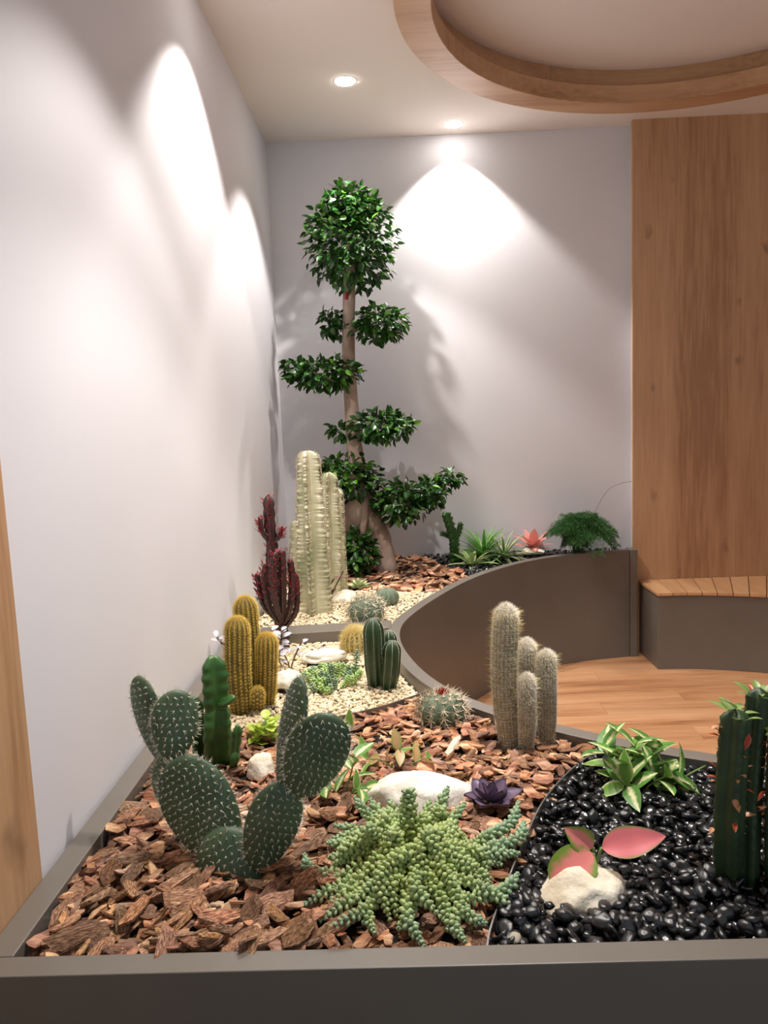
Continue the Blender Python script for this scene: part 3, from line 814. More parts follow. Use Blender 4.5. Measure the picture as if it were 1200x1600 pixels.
# ------------------------------------------------------------------ cacti: shared builders
def loc_pts(pts, base): return [V(p) - V(base) for p in pts]

def ribbed(parent, name, pts, r, ribs, depth, mskin, spine=None, dome=0.16, base=0.85, n_per=6, m=34, sharp=1.0, label=None):
    path = dome_path(pts, m); rad = dome_radii(m, r, dome, base)
    # radii follow the tightened rings
    rad = []
    for i in range(m):
        s = 1 - (1 - i / (m - 1)) ** 1.35
        k = base + (1 - base) * min(1, s / 0.3)
        if s > 1 - dome: k *= math.sqrt(max(0.0, 1 - ((s - 1 + dome) / dome) ** 2)) * 0.97 + 0.03
        rad.append(r * k)
    v, f = tube(path, rad, ribs * n_per, ribprof(ribs, depth, sharp))
    o = obj(name, mesh(name, v, f, M[mskin], True), parent)
    if label: o['label'] = label
    if spine:
        sv, sf = column_spines(path, rad, ribs, depth, spine['per'], spine['cnt'], spine['len'], spine['spread'], spine['rad'],
                               spine.get('down', 0), jit=spine.get('jit', .1))
        tag(obj('spines', mesh('spines', sv, sf, M[spine['mat']], False), o), kind='stuff')
    return o

# golden column cactus
B = (-0.502, 2.310, 0.612)
t = thing('golden_column_cactus', 'cluster of golden spined column cacti standing in gravel by the left wall', 'cactus', B)
gs = dict(per=34, cnt=10, len=.0105, spread=1.1, rad=.0005, mat='spine_gold')
for pts, r in [([(-0.508, 2.382, 0.610), (-0.500, 2.360, 0.800), (-0.503, 2.360, 0.962)], 0.0365),
               ([(-0.521, 2.290, 0.610), (-0.514, 2.250, 0.773), (-0.506, 2.250, 0.925)], 0.0368),
               ([(-0.456, 2.355, 0.610), (-0.434, 2.290, 0.747), (-0.426, 2.290, 0.859)], 0.0325),
               ([(-0.473, 2.313, 0.610), (-0.458, 2.250, 0.671), (-0.456, 2.250, 0.705)], 0.0194)]:
    small = r < .03
    ribbed(t, 'stem', loc_pts(pts, B), r, 16 if not small else 12, .10, 'gold_body', dict(gs, per=34 if not small else 9), dome=.14 if not small else .45)

# dark green ribbed cactus with white ridges
B = (-0.083, 2.461, 0.612)
t = thing('ribbed_cactus', 'trio of smooth dark green columns with white dotted ridges on gravel', 'cactus', B)
ws = dict(per=40, cnt=4, len=.0028, spread=1.2, rad=.0007, mat='spine_w')
for pts, r in [([(-0.105, 2.487, 0.610), (-0.104, 2.430, 0.743), (-0.104, 2.430, 0.859)], 0.0344),
               ([(-0.064, 2.458, 0.610), (-0.051, 2.420, 0.701), (-0.044, 2.420, 0.785)], 0.0301),
               ([(-0.072, 2.560, 0.610), (-0.060, 2.500, 0.720), (-0.057, 2.500, 0.797)], 0.0279)]:
    ribbed(t, 'stem', loc_pts(pts, B), r, 8, .20, 'green_cact', ws, dome=.22, base=.8, n_per=8, sharp=.7)

# silver torch cactus
B = (0.301, 1.908, 0.625)
t = thing('silver_torch_cactus', 'four woolly white haired columns of torch cactus standing on bark by the curved rim', 'cactus', B)
for pts, r, per in [([(0.262, 1.938, 0.620), (0.250, 1.920, 0.822), (0.259, 1.920, 1.015)], 0.0366, 150),
               ([(0.322, 1.998, 0.620), (0.318, 1.980, 0.764), (0.319, 1.980, 0.904)], 0.0283, 110),
               ([(0.361, 1.946, 0.620), (0.358, 1.920, 0.767), (0.358, 1.920, 0.890)], 0.0275, 110),
               ([(0.304, 1.919, 0.620), (0.300, 1.880, 0.750), (0.301, 1.880, 0.843)], 0.0236, 90)]:
    r *= .90; o = ribbed(t, 'stem', loc_pts(pts, B), r, 20, .09, 'torch_body', None, dome=.13, base=.72)
    path = dome_path(loc_pts(pts, B), 60); fr = frames(path); bs = []; ds = []; ls = []
    for q in range(per * 75):
        s = random.uniform(.0, 1.0) ** .9; i = min(59, int(s * 59.99)); sr = 1 - (1 - i / 59) ** 1.35; a = random.choice(range(20)) * 2 * PI / 20 + random.gauss(0, .05)
        k = (.72 + .28 * min(1, sr / .3)) * (math.sqrt(max(0, 1 - ((sr - .87) / .13) ** 2)) if sr > .87 else 1)
        x, y, tt = fr[i]; od = x * math.cos(a) + y * math.sin(a); p = path[i] + od * r * k * .97
        d = od * .55 + tt * (max(0, sr - .88) * 9 - .35) + V([random.gauss(0, .55) for _ in range(3)])
        bs.append(tuple(p)); ds.append(tuple(d)); ls.append(random.uniform(.004, .010) * (1.5 if sr > .93 else 1))
    sv, sf = spikes(np.array(bs), np.array(ds), ls, .00040)
    tag(obj('woolly_hair', mesh('woolly_hair', sv, sf, M['fluff'], False), o), kind='stuff')
    path = dome_path(loc_pts(pts, B), 30); 
    bs = []; ds = []; ls = []
    for q in range(1000 if r > .030 else 260):
        s = random.uniform(.25, .93); i = int(s * 29); a = random.uniform(0, 2 * PI)
        d = V((math.cos(a), math.sin(a), random.uniform(-.1, .5))); bs.append(tuple(path[i] + V((math.cos(a), math.sin(a), 0)) * r * .9)); ds.append(tuple(d)); ls.append(random.uniform(.010, .026))
    sv, sf = spikes(np.array(bs), np.array(ds), ls, .0004)
    tag(obj('long_spines', mesh('long_spines', sv, sf, M['spine_straw'], False), o), kind='stuff')

# round cacti
def barrel(name, label, B, r, h, ribs, depth, skin, spine, cap=None):
    t = thing(name, label, 'cactus', B)
    m = 22; path = []; rad = []
    for i in range(m):
        a = -0.9 + (PI / 2 + 0.9) * i / (m - 1)
        path.append(V((0, 0, h * .42 + h * .58 * math.sin(a)))); rad.append(max(.0015, r * math.cos(a) ** .8 if a < PI / 2 - 1e-3 else .0015))
    v, f = tube(path, rad, ribs * 6, ribprof(ribs, depth))
    o = obj('body', mesh('body', v, f, M[skin], True), t)
    sv, sf = column_spines(path, rad, ribs, depth, spine['per'], spine['cnt'], spine['len'], spine['spread'], spine['rad'], start=.15, top=spine.get('top', .97))
    tag(obj('spines', mesh('spines', sv, sf, M[spine['mat']], False), o), kind='stuff')
    if cap:
        bs = []; ds = []; ls = []
        for q in range(160):
            a = random.uniform(0, 2 * PI); d = V((math.cos(a) * random.random() * .9, math.sin(a) * random.random() * .9, 1))
            bs.append((math.cos(a) * cap * random.random() * .6, math.sin(a) * cap * random.random() * .6, h * .97)); ds.append(tuple(d)); ls.append(cap * random.uniform(.6, 1.1))
        sv, sf = spikes(np.array(bs), np.array(ds), ls, .0016)
        obj('red_cap', mesh('red_cap', sv, sf, M['cap'], False), t)['label'] = 'tuft of small red fruits on the crown'
    return t
barrel('barrel_cactus', 'grey green barrel cactus with pale spines and a red crown on bark', (0.097, 2.118, 0.625), 0.0689, .088, 12, .22, 'barrel',
       dict(per=5, cnt=8, len=.032, spread=1.6, rad=.0014, mat='spine_pale'), cap=.022)
barrel('barrel_cactus', 'flat topped barrel cactus with curved pale spines on gravel behind the cross bar', (-0.166, 3.235, 0.630), 0.0779, .112, 12, .18, 'barrel',
       dict(per=5, cnt=7, len=.042, spread=1.9, rad=.0017, mat='spine_pale'))
barrel('barrel_cactus', 'small rounded green cactus with pale ribs near the curved rim', (-0.084, 3.525, 0.635), 0.0603, .075, 14, .22, 'barrel',
       dict(per=10, cnt=3, len=.007, spread=1.2, rad=.0007, mat='spine_pale'))
barrel('barrel_cactus', 'small barrel cactus covered in straw yellow spines beside the cross bar', (-0.195, 2.875, 0.612), 0.0478, .088, 16, .1, 'gold_body',
       dict(per=14, cnt=10, len=.030, spread=1.3, rad=.0008, mat='spine_straw'))

# ------------------------------------------------------------------ prickly pear
B = (-0.345, 1.395, 0.622)
pear = thing('prickly_pear_cactus', 'prickly pear cactus with broad spiny dark green pads on bark', 'cactus', B)
def pad(b, tp, width, thick, facing, dens=0.0128):
    b = V(b) - V(B); tp = V(tp) - V(B); L_ = (tp - b).length; up_ = (tp - b) / L_
    nn = V(facing); nn = (nn - up_ * nn.dot(up_)).normalized(); sd = up_.cross(nn)
    def wid(v): return 0.74 + 0.42 * v - 0.10 * v * v
    def pt(u, v, side):
        """u in -1..1 across at height v"""
        rho = 2 * math.sqrt(max(0, v * (1 - v)))
        x = u * rho * width / 2 * wid(v); z = side * thick / 2 * rho ** .6 * math.sqrt(max(0, 1 - u * u))
        return x, z
    vs_ = []; fs = []; nr, ns = 18, 24
    for i in range(nr + 1):
        al = PI * i / nr; v = (1 - math.cos(al)) / 2; rho = math.sin(al)
        for k in range(ns):
            th = 2 * PI * k / ns
            x = rho * width / 2 * wid(v) * math.cos(th); z = thick / 2 * (rho ** .6 if rho > 1e-6 else 0) * math.sin(th)
            vs_.append(b + up_ * (L_ * v) + sd * x + nn * z)
    for i in range(nr):
        for k in range(ns): fs.append((i * ns + k, i * ns + (k + 1) % ns, (i + 1) * ns + (k + 1) % ns, (i + 1) * ns + k))
    o = obj('pad', mesh('pad', vs_, fs, M['pad'], True), pear)
    bs = []; ds = []; ls = []; rs = []
    rows = int(L_ / dens)
    for i in range(1, rows):
        v = i / rows; hw = math.sqrt(max(0, v * (1 - v))) * 2 * width / 2 * wid(v); nc = max(1, int(2 * hw / dens))
        for j in range(nc + 1):
            u = -1 + 2 * (j + (0.5 if i % 2 else 0)) / (nc + .5)
            if abs(u) > 1: continue
            for side in (1, -1):
                x, z = pt(u, v, side); p = b + up_ * (L_ * v) + sd * x + nn * z
                nv = (nn * side * max(.15, math.sqrt(max(0, 1 - u * u))) + sd * u * .8 + up_ * (v - .5) * .7).normalized()
                for c in range(4):
                    d = nv + V([random.uniform(-.75, .75) for _ in range(3)]) + V((0, 0, -.15))
                    bs.append(tuple(p)); ds.append(tuple(d)); ls.append(random.uniform(.006, .013)); rs.append(.0005)
                for c in range(3):
                    d = nv + V([random.uniform(-.9, .9) for _ in range(3)])
                    bs.append(tuple(p)); ds.append(tuple(d)); ls.append(random.uniform(.002, .0035)); rs.append(.0010)
    for k in range(190):     # fringe on the rim
        th = random.uniform(0, 2 * PI); v = (1 - math.cos(th)) / 2; sgn = 1 if th < PI else -1
        rho = abs(math.sin(th)); p = b + up_ * (L_ * v) + sd * (sgn * rho * width / 2 * wid(v))
        d = sd * sgn * rho + up_ * (v - .5) * 2.2 + V([random.uniform(-.5, .5) for _ in range(3)])
        bs.append(tuple(p)); ds.append(tuple(d)); ls.append(random.uniform(.006, .014)); rs.append(.0005)
    sv, sf = spikes(np.array(bs), np.array(ds), ls, rs)
    tag(obj('spines', mesh('spines', sv, sf, M['spine_w'], False), o), kind='stuff')
pad((-0.310, 1.362, 0.553), (-0.385, 1.405, 0.724), 0.1372, .056, (.15, -1, .1))
pad((-0.357, 1.400, 0.646), (-0.467, 1.440, 0.849), 0.1575, .034, (-.12, -1, .25))
pad((-0.422, 1.450, 0.689), (-0.500, 1.490, 0.841), 0.1343, .030, (-.25, -1, .2))
pad((-0.481, 1.475, 0.825), (-0.470, 1.500, 0.969), 0.0988, .030, (.30, -1, .1))
pad((-0.510, 1.500, 0.817), (-0.560, 1.530, 0.991), 0.0842, .028, (-.5, -.9, .1))
pad((-0.302, 1.375, 0.647), (-0.238, 1.380, 0.823), 0.1120, .034, (.30, -1, .15))
pad((-0.248, 1.385, 0.798), (-0.204, 1.420, 1.015), 0.0913, .028, (-.80, -.62, .1))
pad((-0.215, 1.375, 0.797), (-0.140, 1.360, 0.962), 0.1248, .032, (.25, -1, .25))

# ------------------------------------------------------------------ spurges
def spurge(parent, name, pts, r, ribs, depth, mskin, m=36, teeth=0, amp=.12, base=.8, dome=.15, spine=None, twist=0.0, sharp=1.6, slim=0.0, rag=0.0):
    """angular stem with notched ridges"""
    path = resample(pts, m); rad = []
    for i in range(m):
        s = i / (m - 1); k = base + (1 - base) * min(1, s / .25)
        if s > 1 - dome: k *= math.sqrt(max(0, 1 - ((s - 1 + dome) / dome) ** 2)) * .9 + .1
        rad.append(r * k * (1 - slim * s))
    tn = teeth or 1
    def prof(a, s):
        c = abs(math.cos((a + twist * s) * ribs / 2)) ** sharp
        notch = 1 + (amp * math.sin(2 * PI * tn * s) if teeth else 0) * c
        if rag: notch += rag * c * (noise.noise(V((round(a * ribs / (2 * PI)) * 7.3, s * m * .42, r * 90))) + .6 * noise.noise(V((a * 2, s * m * .11, r * 50))))
        return (1 - depth * (1 - c)) * notch
    v, f = tube(path, rad, ribs * 8, prof)
    o = obj(name, mesh(name, v, f, M[mskin], True), parent)
    if spine:
        sv, sf = column_spines(path, [q * 1.0 for q in rad], ribs, depth, spine['per'], spine['cnt'], spine['len'], spine['spread'], spine['rad'])
        tag(obj('spines', mesh('spines', sv, sf, M[spine['mat']], False), o), kind='stuff')
    return o, path, rad

B = (-0.484, 1.855, 0.620)
t = thing('green_spurge', 'bright green three angled spurge with short side arms behind the prickly pear', 'succulent', B)
th = dict(per=9, cnt=2, len=.006, spread=.8, rad=.0008, mat='stem_brown')
spurge(t, 'stem', loc_pts([(-0.501, 1.908, 0.600), (-0.488, 1.850, 0.721), (-0.484, 1.850, 0.798)], B), 0.0450, 3, .50, 'green_bright', m=60, teeth=6, amp=.05, base=1.0, slim=.22, spine=th, dome=.05, twist=.1, sharp=2.4)
spurge(t, 'stem', loc_pts([(-0.486, 1.850, 0.775), (-0.484, 1.850, 0.855), (-0.485, 1.850, 0.931)], B), 0.0369, 3, .50, 'green_bright', m=60, teeth=5, amp=.07, spine=th, dome=.35, base=.85, sharp=2.4)
spurge(t, 'arm', loc_pts([(-0.473, 1.840, 0.808), (-0.448, 1.830, 0.818), (-0.428, 1.830, 0.831)], B), 0.0128, 3, .4, 'green_bright', m=14, dome=.6)
spurge(t, 'arm', loc_pts([(-0.557, 1.949, 0.600), (-0.544, 1.880, 0.727), (-0.546, 1.880, 0.816)], B), 0.0228, 3, .5, 'green_bright', teeth=5, amp=.06, spine=th, dome=.2)
spurge(t, 'arm', loc_pts([(-0.466, 1.895, 0.600), (-0.441, 1.820, 0.666), (-0.434, 1.820, 0.699)], B), 0.0126, 3, .4, 'green_bright', m=14, teeth=2, dome=.3)
spurge(t, 'arm', loc_pts([(-0.436, 1.820, 0.689), (-0.431, 1.820, 0.724), (-0.425, 1.820, 0.762)], B), 0.0134, 3, .4, 'green_bright', m=14, teeth=3, dome=.3)

# cream ghost spurge
B = (-0.401, 3.331, 0.630)
t = thing('white_spurge', 'tall cream white spurge columns with scalloped ridges in the rear gravel', 'succulent', B)
for pts, r, tn in [([(-0.410, 3.407, 0.610), (-0.402, 3.360, 1.018), (-0.397, 3.360, 1.374)], 0.0657, 19),
                   ([(-0.484, 3.583, 0.610), (-0.473, 3.520, 0.846), (-0.471, 3.520, 1.051)], 0.0568, 10),
                   ([(-0.369, 3.668, 0.610), (-0.342, 3.620, 0.946), (-0.333, 3.620, 1.258)], 0.0491, 14),
                   ([(-0.337, 3.743, 0.610), (-0.323, 3.660, 0.908), (-0.310, 3.660, 1.180)], 0.0466, 13)]:
    o, path, rad = spurge(t, 'stem', loc_pts(pts, B), r * 1.22, 4, .66, 'ghost', m=230, teeth=tn, amp=.04, dome=.06, base=1.0, twist=.3, sharp=3.2, slim=.40, rag=.24)
    sv, sf = column_spines(path, rad, 4, .5, tn * 6, 3, .009, 1.1, .0026)
    tag(obj('ridge_thorns', mesh('ridge_thorns', sv, sf, M['ghost_edge'], False), o), kind='stuff')

# dark red spurge with many upright arms
B = (-0.477, 2.957, 0.612)
t = thing('red_spurge', 'dark red candelabra spurge with upright thorny arms beside the left wall', 'succulent', B)
red_me = leaf_mesh('red_leaflet', .016, .006, M['red_leaf'], seg=3)
def red_arm(pts, r, leaves=True, frac=.55):
    pts = loc_pts(pts, B)
    o, path, rad = spurge(t, 'arm', pts, r, 4, .35, 'red_euph', m=30, teeth=9, amp=.1, dome=.12, spine=dict(per=14, cnt=1, len=.004, spread=.6, rad=.0009, mat='spine_pale'))
    if leaves:
        mb = MB(); fr = frames(path); m = len(path)
        for q in range(70):
            s = random.uniform(frac, .99); i = int(s * (m - 1)); a = random.choice([0, 1, 2, 3]) * PI / 2 + random.uniform(-.4, .4)
            x, y, tt = fr[i]; od = x * math.cos(a) + y * math.sin(a); p = path[i] + od * rad[i] * .9
            d = (od + tt * random.uniform(.6, 1.5)).normalized(); sd = d.cross(od + V((.01, .02, .03))).normalized() * .0045; L_ = random.uniform(.014, .028)
            mb.add([p, p + d * L_ * .55 + sd, p + d * L_, p + d * L_ * .55 - sd], [(0, 1, 2, 3)])
        tag(mb.build('leaflets', M['red_leaf'], o), kind='stuff')
DY = 2.92
red_arm([(-0.470, 2.900, 0.583), (-0.482, 2.920, 0.693), (-0.492, 2.920, 0.745)], 0.0223, False)
red_arm([(-0.490, 2.920, 0.693), (-0.499, 2.920, 0.961), (-0.506, 2.920, 1.099), (-0.506, 2.920, 1.230)], 0.0223, True, .5)
for pts, r in [([(-0.485, 2.900, 0.724), (-0.541, 2.880, 0.808), (-0.554, 2.880, 0.883), (-0.561, 2.880, 0.931)], 7), ([(-0.488, 2.920, 0.719), (-0.518, 2.860, 0.812), (-0.529, 2.860, 0.912), (-0.518, 2.860, 0.973)], 8),
               ([(-0.483, 2.920, 0.719), (-0.489, 2.840, 0.828), (-0.487, 2.840, 0.951), (-0.478, 2.840, 1.020)], 8), ([(-0.478, 2.920, 0.719), (-0.462, 2.860, 0.847), (-0.457, 2.860, 0.971), (-0.457, 2.860, 1.025)], 9),
               ([(-0.473, 2.920, 0.719), (-0.438, 2.880, 0.804), (-0.427, 2.880, 0.904), (-0.430, 2.880, 0.986)], 8), ([(-0.469, 2.920, 0.706), (-0.425, 2.920, 0.768), (-0.415, 2.920, 0.857), (-0.419, 2.920, 0.920)], 7),
               ([(-0.505, 2.920, 1.037), (-0.531, 2.910, 1.077), (-0.539, 2.910, 1.102), (-0.541, 2.910, 1.144)], 6), ([(-0.505, 2.920, 1.037), (-0.477, 2.910, 1.057), (-0.466, 2.910, 1.074), (-0.460, 2.910, 1.096)], 5),
               ([(-0.481, 2.920, 0.757), (-0.527, 2.980, 0.821), (-0.530, 2.980, 0.951), (-0.523, 2.980, 1.027)], 7)]:
    red_arm(pts, r * 2.97 / 1200 * .66, True, .42)

# dark spurge with small leaves at the right
B = (0.585, 1.294, 0.625)
t = thing('dark_spurge', 'tall dark green spurge with coral leaflets rising from the black pebbles', 'succulent', B)
tip_me = leaf_mesh('leaf', .034, .018, M['gr_leaf'], fold=.3, curl=.25, seg=5); tan_me = leaf_mesh('leaf', .020, .015, M['dry_leaf'], fold=.3, curl=.4, seg=4); sc_me = leaf_mesh('leaf', .030, .012, M['rd_leaf'], fold=.5, curl=.1, seg=4)
for pts, r, nl in [([(0.575, 1.328, 0.600), (0.559, 1.290, 0.798), (0.568, 1.290, 0.976)], 0.0274, 7), ([(0.603, 1.312, 0.600), (0.608, 1.320, 0.805), (0.620, 1.320, 1.002)], 0.0222, 9),
                   ([(0.656, 1.310, 0.600), (0.646, 1.290, 0.795), (0.647, 1.290, 0.925)], 0.0251, 5), ([(0.615, 1.360, 0.600), (0.624, 1.360, 0.771), (0.624, 1.360, 0.895)], 0.0156, 4)]:
    pts = loc_pts(pts, B)
    o, path, rad = spurge(t, 'stem', pts, r, 4, .4, 'dark_euph', m=44, teeth=16, amp=.06, dome=.06, spine=dict(per=24, cnt=2, len=.005, spread=.9, rad=.0007, mat='stem_brown'))
    fr = frames(path); m = len(path)
    for q in range(nl):
        a = 2 * PI * q / nl + random.uniform(-.3, .3); i = m - 1 - random.randrange(3); x, y, tt = fr[i]; od = x * math.cos(a) + y * math.sin(a)
        orient(obj('leaf', tip_me, t), path[i] + od * rad[i] * .6, od + tt * random.uniform(.3, 1.1), tt, random.uniform(.7, 1.2))
    for q in range(26):
        i = int(random.uniform(.35, .97) * (m - 1)); a = random.choice([0, 1, 2, 3]) * PI / 2 + random.uniform(-.2, .2); x, y, tt = fr[i]; od = x * math.cos(a) + y * math.sin(a)
        orient(obj('leaf', random.choice([tan_me, tan_me, tan_me, sc_me]), t), path[i] + od * rad[i] * .97, od + tt * random.uniform(-.5, 1) + V([random.uniform(-.4, .4) for _ in range(3)]), tt, random.uniform(.45, .9))
orient(obj('leaf', sc_me, t), V((0.581, 1.270, 0.940)) - V(B), (-.3, -.2, -1), (0, -1, 0), 1.0)

# small spurge at the back wall
B = (0.295, 4.460, 0.623)
t = thing('thorny_spurge', 'small toothed green spurge with two side arms in front of the back wall', 'succulent', B)
tt_ = dict(per=8, cnt=2, len=.012, spread=.6, rad=.002, mat='green_cact')
for pts, r in [([(0.298, 4.460, 0.607), (0.301, 4.460, 0.714), (0.300, 4.460, 0.790)], 9), ([(0.302, 4.460, 0.752), (0.279, 4.460, 0.859), (0.252, 4.460, 0.947)], 8.5), ([(0.306, 4.460, 0.771), (0.330, 4.460, 0.820), (0.347, 4.460, 0.883)], 5), ([(0.292, 4.460, 0.783), (0.255, 4.460, 0.807), (0.222, 4.460, 0.816)], 4)]:
    spurge(t, 'arm', loc_pts(pts, B), r * 4.5 / 1200, 3, .45, 'green_bright', m=24, teeth=6, amp=.2, spine=tt_, dome=.2)

# ------------------------------------------------------------------ ficus tree
B = (-0.167, 4.360, 0.625)
tree = thing('ficus_tree', 'cloud pruned ficus tree with grey trunk, round crown and tiers of glossy leaves', 'tree', B)
TY = 4.36
def tpart(name, pts, radii, n=12, rough=.1, m=40):
    pts = loc_pts(pts, B); path = resample(pts, m); rr = []
    for i in range(m):
        s = i / (m - 1) * (len(radii) - 1); k = min(int(s), len(radii) - 2); rr.append(radii[k] * (1 - s + k) + radii[k + 1] * (s - k))
    v, f = tube(path, rr, n, lambda a, s: 1 + rough * noise.noise(V((math.cos(a) * 1.3, math.sin(a) * 1.3, s * 9))))
    return obj(name, mesh(name, v, f, M['trunk'], True), tree)
tk = tpart('trunk', [(-0.227, 4.360, 0.863), (-0.235, 4.360, 1.011), (-0.235, 4.360, 1.176), (-0.251, 4.360, 1.377), (-0.258, 4.360, 1.557), (-0.259, 4.360, 1.841), (-0.248, 4.360, 2.085), (-0.237, 4.360, 2.257), (-0.224, 4.360, 2.462)],
           [.075, .088, .052, .043, .040, .037, .035, .034, .02], 16, m=70)
tpart('root', [(-0.090, 4.300, 0.590), (-0.100, 4.320, 0.716), (-0.131, 4.340, 0.844), (-0.189, 4.360, 0.973), (-0.219, 4.360, 1.029)], [.058, .055, .058, .06, .03], 14, .12)
tpart('root', [(-0.367, 4.400, 0.598), (-0.353, 4.400, 0.749), (-0.306, 4.380, 0.919), (-0.241, 4.360, 1.030)], [.05, .045, .06, .05], 14, .12)
tpart('root', [(-0.232, 4.270, 0.730), (-0.218, 4.270, 0.876), (-0.199, 4.290, 1.018), (-0.201, 4.330, 1.094)], [.018, .019, .022, .02], 10, .1)
rm = tpart('paint_mark', [(-0.253, 4.329, 2.194), (-0.254, 4.329, 2.177), (-0.255, 4.329, 2.157)], [.011, .013, .010], 10, .1, 5); rm.data.materials.clear(); rm.data.materials.append(M['paint_red']); rm['label'] = 'red paint mark on the trunk'
# small side branches
for pts in [[(-0.249, 4.360, 1.981), (-0.180, 4.340, 2.003), (-0.090, 4.330, 2.012)], [(-0.250, 4.360, 1.963), (-0.305, 4.360, 2.018), (-0.346, 4.360, 2.047)], [(-0.255, 4.360, 1.699), (-0.334, 4.330, 1.719), (-0.456, 4.320, 1.769)],
            [(-0.257, 4.360, 1.413), (-0.186, 4.330, 1.429), (-0.041, 4.320, 1.470)], [(-0.138, 4.340, 0.863), (-0.025, 4.320, 0.935), (0.123, 4.300, 1.059), (0.288, 4.300, 1.161)], [(-0.239, 4.360, 1.085), (-0.288, 4.300, 1.129), (-0.338, 4.280, 1.187)]]:
    tpart('branch', pts, [.014, .011, .006], 8, .1, 12)
leaf_a = leaf_mesh('leaf', .054, .033, M['leaf_tree'], fold=.35, curl=.12, seg=5)
leaf_b = leaf_mesh('leaf', .046, .030, M['leaf_tree'], fold=.2, curl=.2, seg=5)
leaf_c = leaf_mesh('leaf', .050, .027, M['leaf_top'], fold=.3, curl=.12, seg=5)
CL = [((-0.216, 4.360, 2.468), .255, .255, .27, 900, 1), ((-0.212, 4.360, 2.647), .15, .15, .13, 260, 1), ((-0.090, 4.330, 2.012), .155, .14, .095, 250, 0), ((-0.339, 4.350, 2.035), .07, .08, .085, 80, 0),
      ((-0.397, 4.330, 1.756), .21, .16, .088, 330, 0), ((-0.555, 4.330, 1.798), .075, .08, .05, 60, 0), ((-0.092, 4.330, 1.457), .19, .15, .080, 300, 0), ((-0.332, 4.360, 1.445), .05, .06, .05, 40, 0),
      ((-0.293, 4.300, 1.180), .185, .16, .125, 380, 0), ((0.007, 4.300, 1.027), .165, .15, .115, 330, 0), ((0.167, 4.300, 1.082), .11, .11, .075, 140, 0), ((0.281, 4.300, 1.154), .07, .06, .045, 60, 0),
      ((-0.245, 4.200, 0.772), .095, .08, .125, 200, 0)]
leaves = []
for c, rx, ry, rz, nlv, crown in CL:
    c = V(c) - V(B)
    for q in range(int(nlv * 1.5)):
        d = V((random.gauss(0, 1), random.gauss(0, 1), random.gauss(0, 1))).normalized()
        k = random.uniform(.10, 1.0) ** .5
        taper = 1.0
        p = c + V((d.x * rx * k * taper, d.y * ry * k * taper, d.z * rz * k))
        p += V([0.02 * noise.noise(p * 14 + V((i * 9, 0, 0))) for i in range(3)])
        dr = V((d.x, d.y, d.z * .55 - .25)) + V([random.uniform(-.7, .7) for _ in range(3)])
        nm = V((d.x * .7, d.y * .7, .8)) + V([random.uniform(-.5, .5) for _ in range(3)])
        top = random.random() < .10
        leaves.append((p, dr, nm, random.uniform(.72, 1.12), 2 if top else random.randrange(2)))
leaves.sort(key=lambda L_: L_[0].y - abs(L_[0].z - 1.3) * .0)
LM = (leaf_a, leaf_b, leaf_c)
pick = set(random.sample(range(int(len(leaves) * .45)), 300))
mbs = {0: MB(), 2: MB()}
LVS = [([tuple(v.co) for v in me.vertices], [tuple(p.vertices) for p in me.polygons]) for me in LM]
for i, (p, dr, nm, s, k) in enumerate(leaves):
    if i in pick: orient(obj('leaf', LM[k], tree), p, dr, nm, s)
    else:
        mtx = orient_matrix(p, dr, nm, s); vs0, fs0 = LVS[k]
        mbs[2 if k == 2 else 0].add([mtx @ V(v) for v in vs0], fs0)
tag(mbs[0].build('foliage', M['leaf_tree'], tree, smooth=True), kind='stuff')
tag(mbs[2].build('new_foliage', M['leaf_top'], tree, smooth=True), kind='stuff')

# ------------------------------------------------------------------ trailing sedum
def bead(L_, W):
    v, f = ICO[1]; return v * np.array([W / 2, L_ / 2, W / 2 * .85]) + np.array([0, L_ * .45, 0]), f
def sedum_stem(path, L_, W, whorl, step, taper=True):
    """stem with plump leaves packed all round it; returns verts and faces"""
    bv, bf = bead(L_, W); fr = frames(path); vv = []; ff = []; cnt = 0
    tot = sum((path[i + 1] - path[i]).length for i in range(len(path) - 1)); nst = max(3, int(tot / step)); m = len(path)
    for j in range(nst):
        s = (j + .5) / nst; f = s * (m - 1); i = min(int(f), m - 2); p = path[i].lerp(path[i + 1], f - i); x, y, tt = fr[i]
        sc = (1 - .55 * max(0, (s - .8) / .2)) * (random.uniform(.85, 1.1))
        for q in range(whorl):
            a = j * 2.4 + 2 * PI * q / whorl; od = x * math.cos(a) + y * math.sin(a)
            d = (od + tt * (.35 + 1.5 * max(0, s - .75) / .25)).normalized(); sd = d.cross(tt).normalized(); nn = sd.cross(d)
            R3 = np.array([[sd.x, d.x, nn.x], [sd.y, d.y, nn.y], [sd.z, d.z, nn.z]])
            vv.append(bv * sc @ R3.T + np.array(p)); ff.append(bf + cnt); cnt += len(bv)
    sv, sf = tube(path, [.0022] * m, 5); k = cnt
    return np.vstack(vv + [np.array([tuple(q) for q in sv])]), np.vstack(ff).tolist() + [[q + k for q in f_] for f_ in sf]
B = (-0.005, 1.349, 0.625)
t = thing('trailing_sedum', 'large trailing sedum with plump blue green and lime beaded stems on bark', 'succulent', B)
stems = []
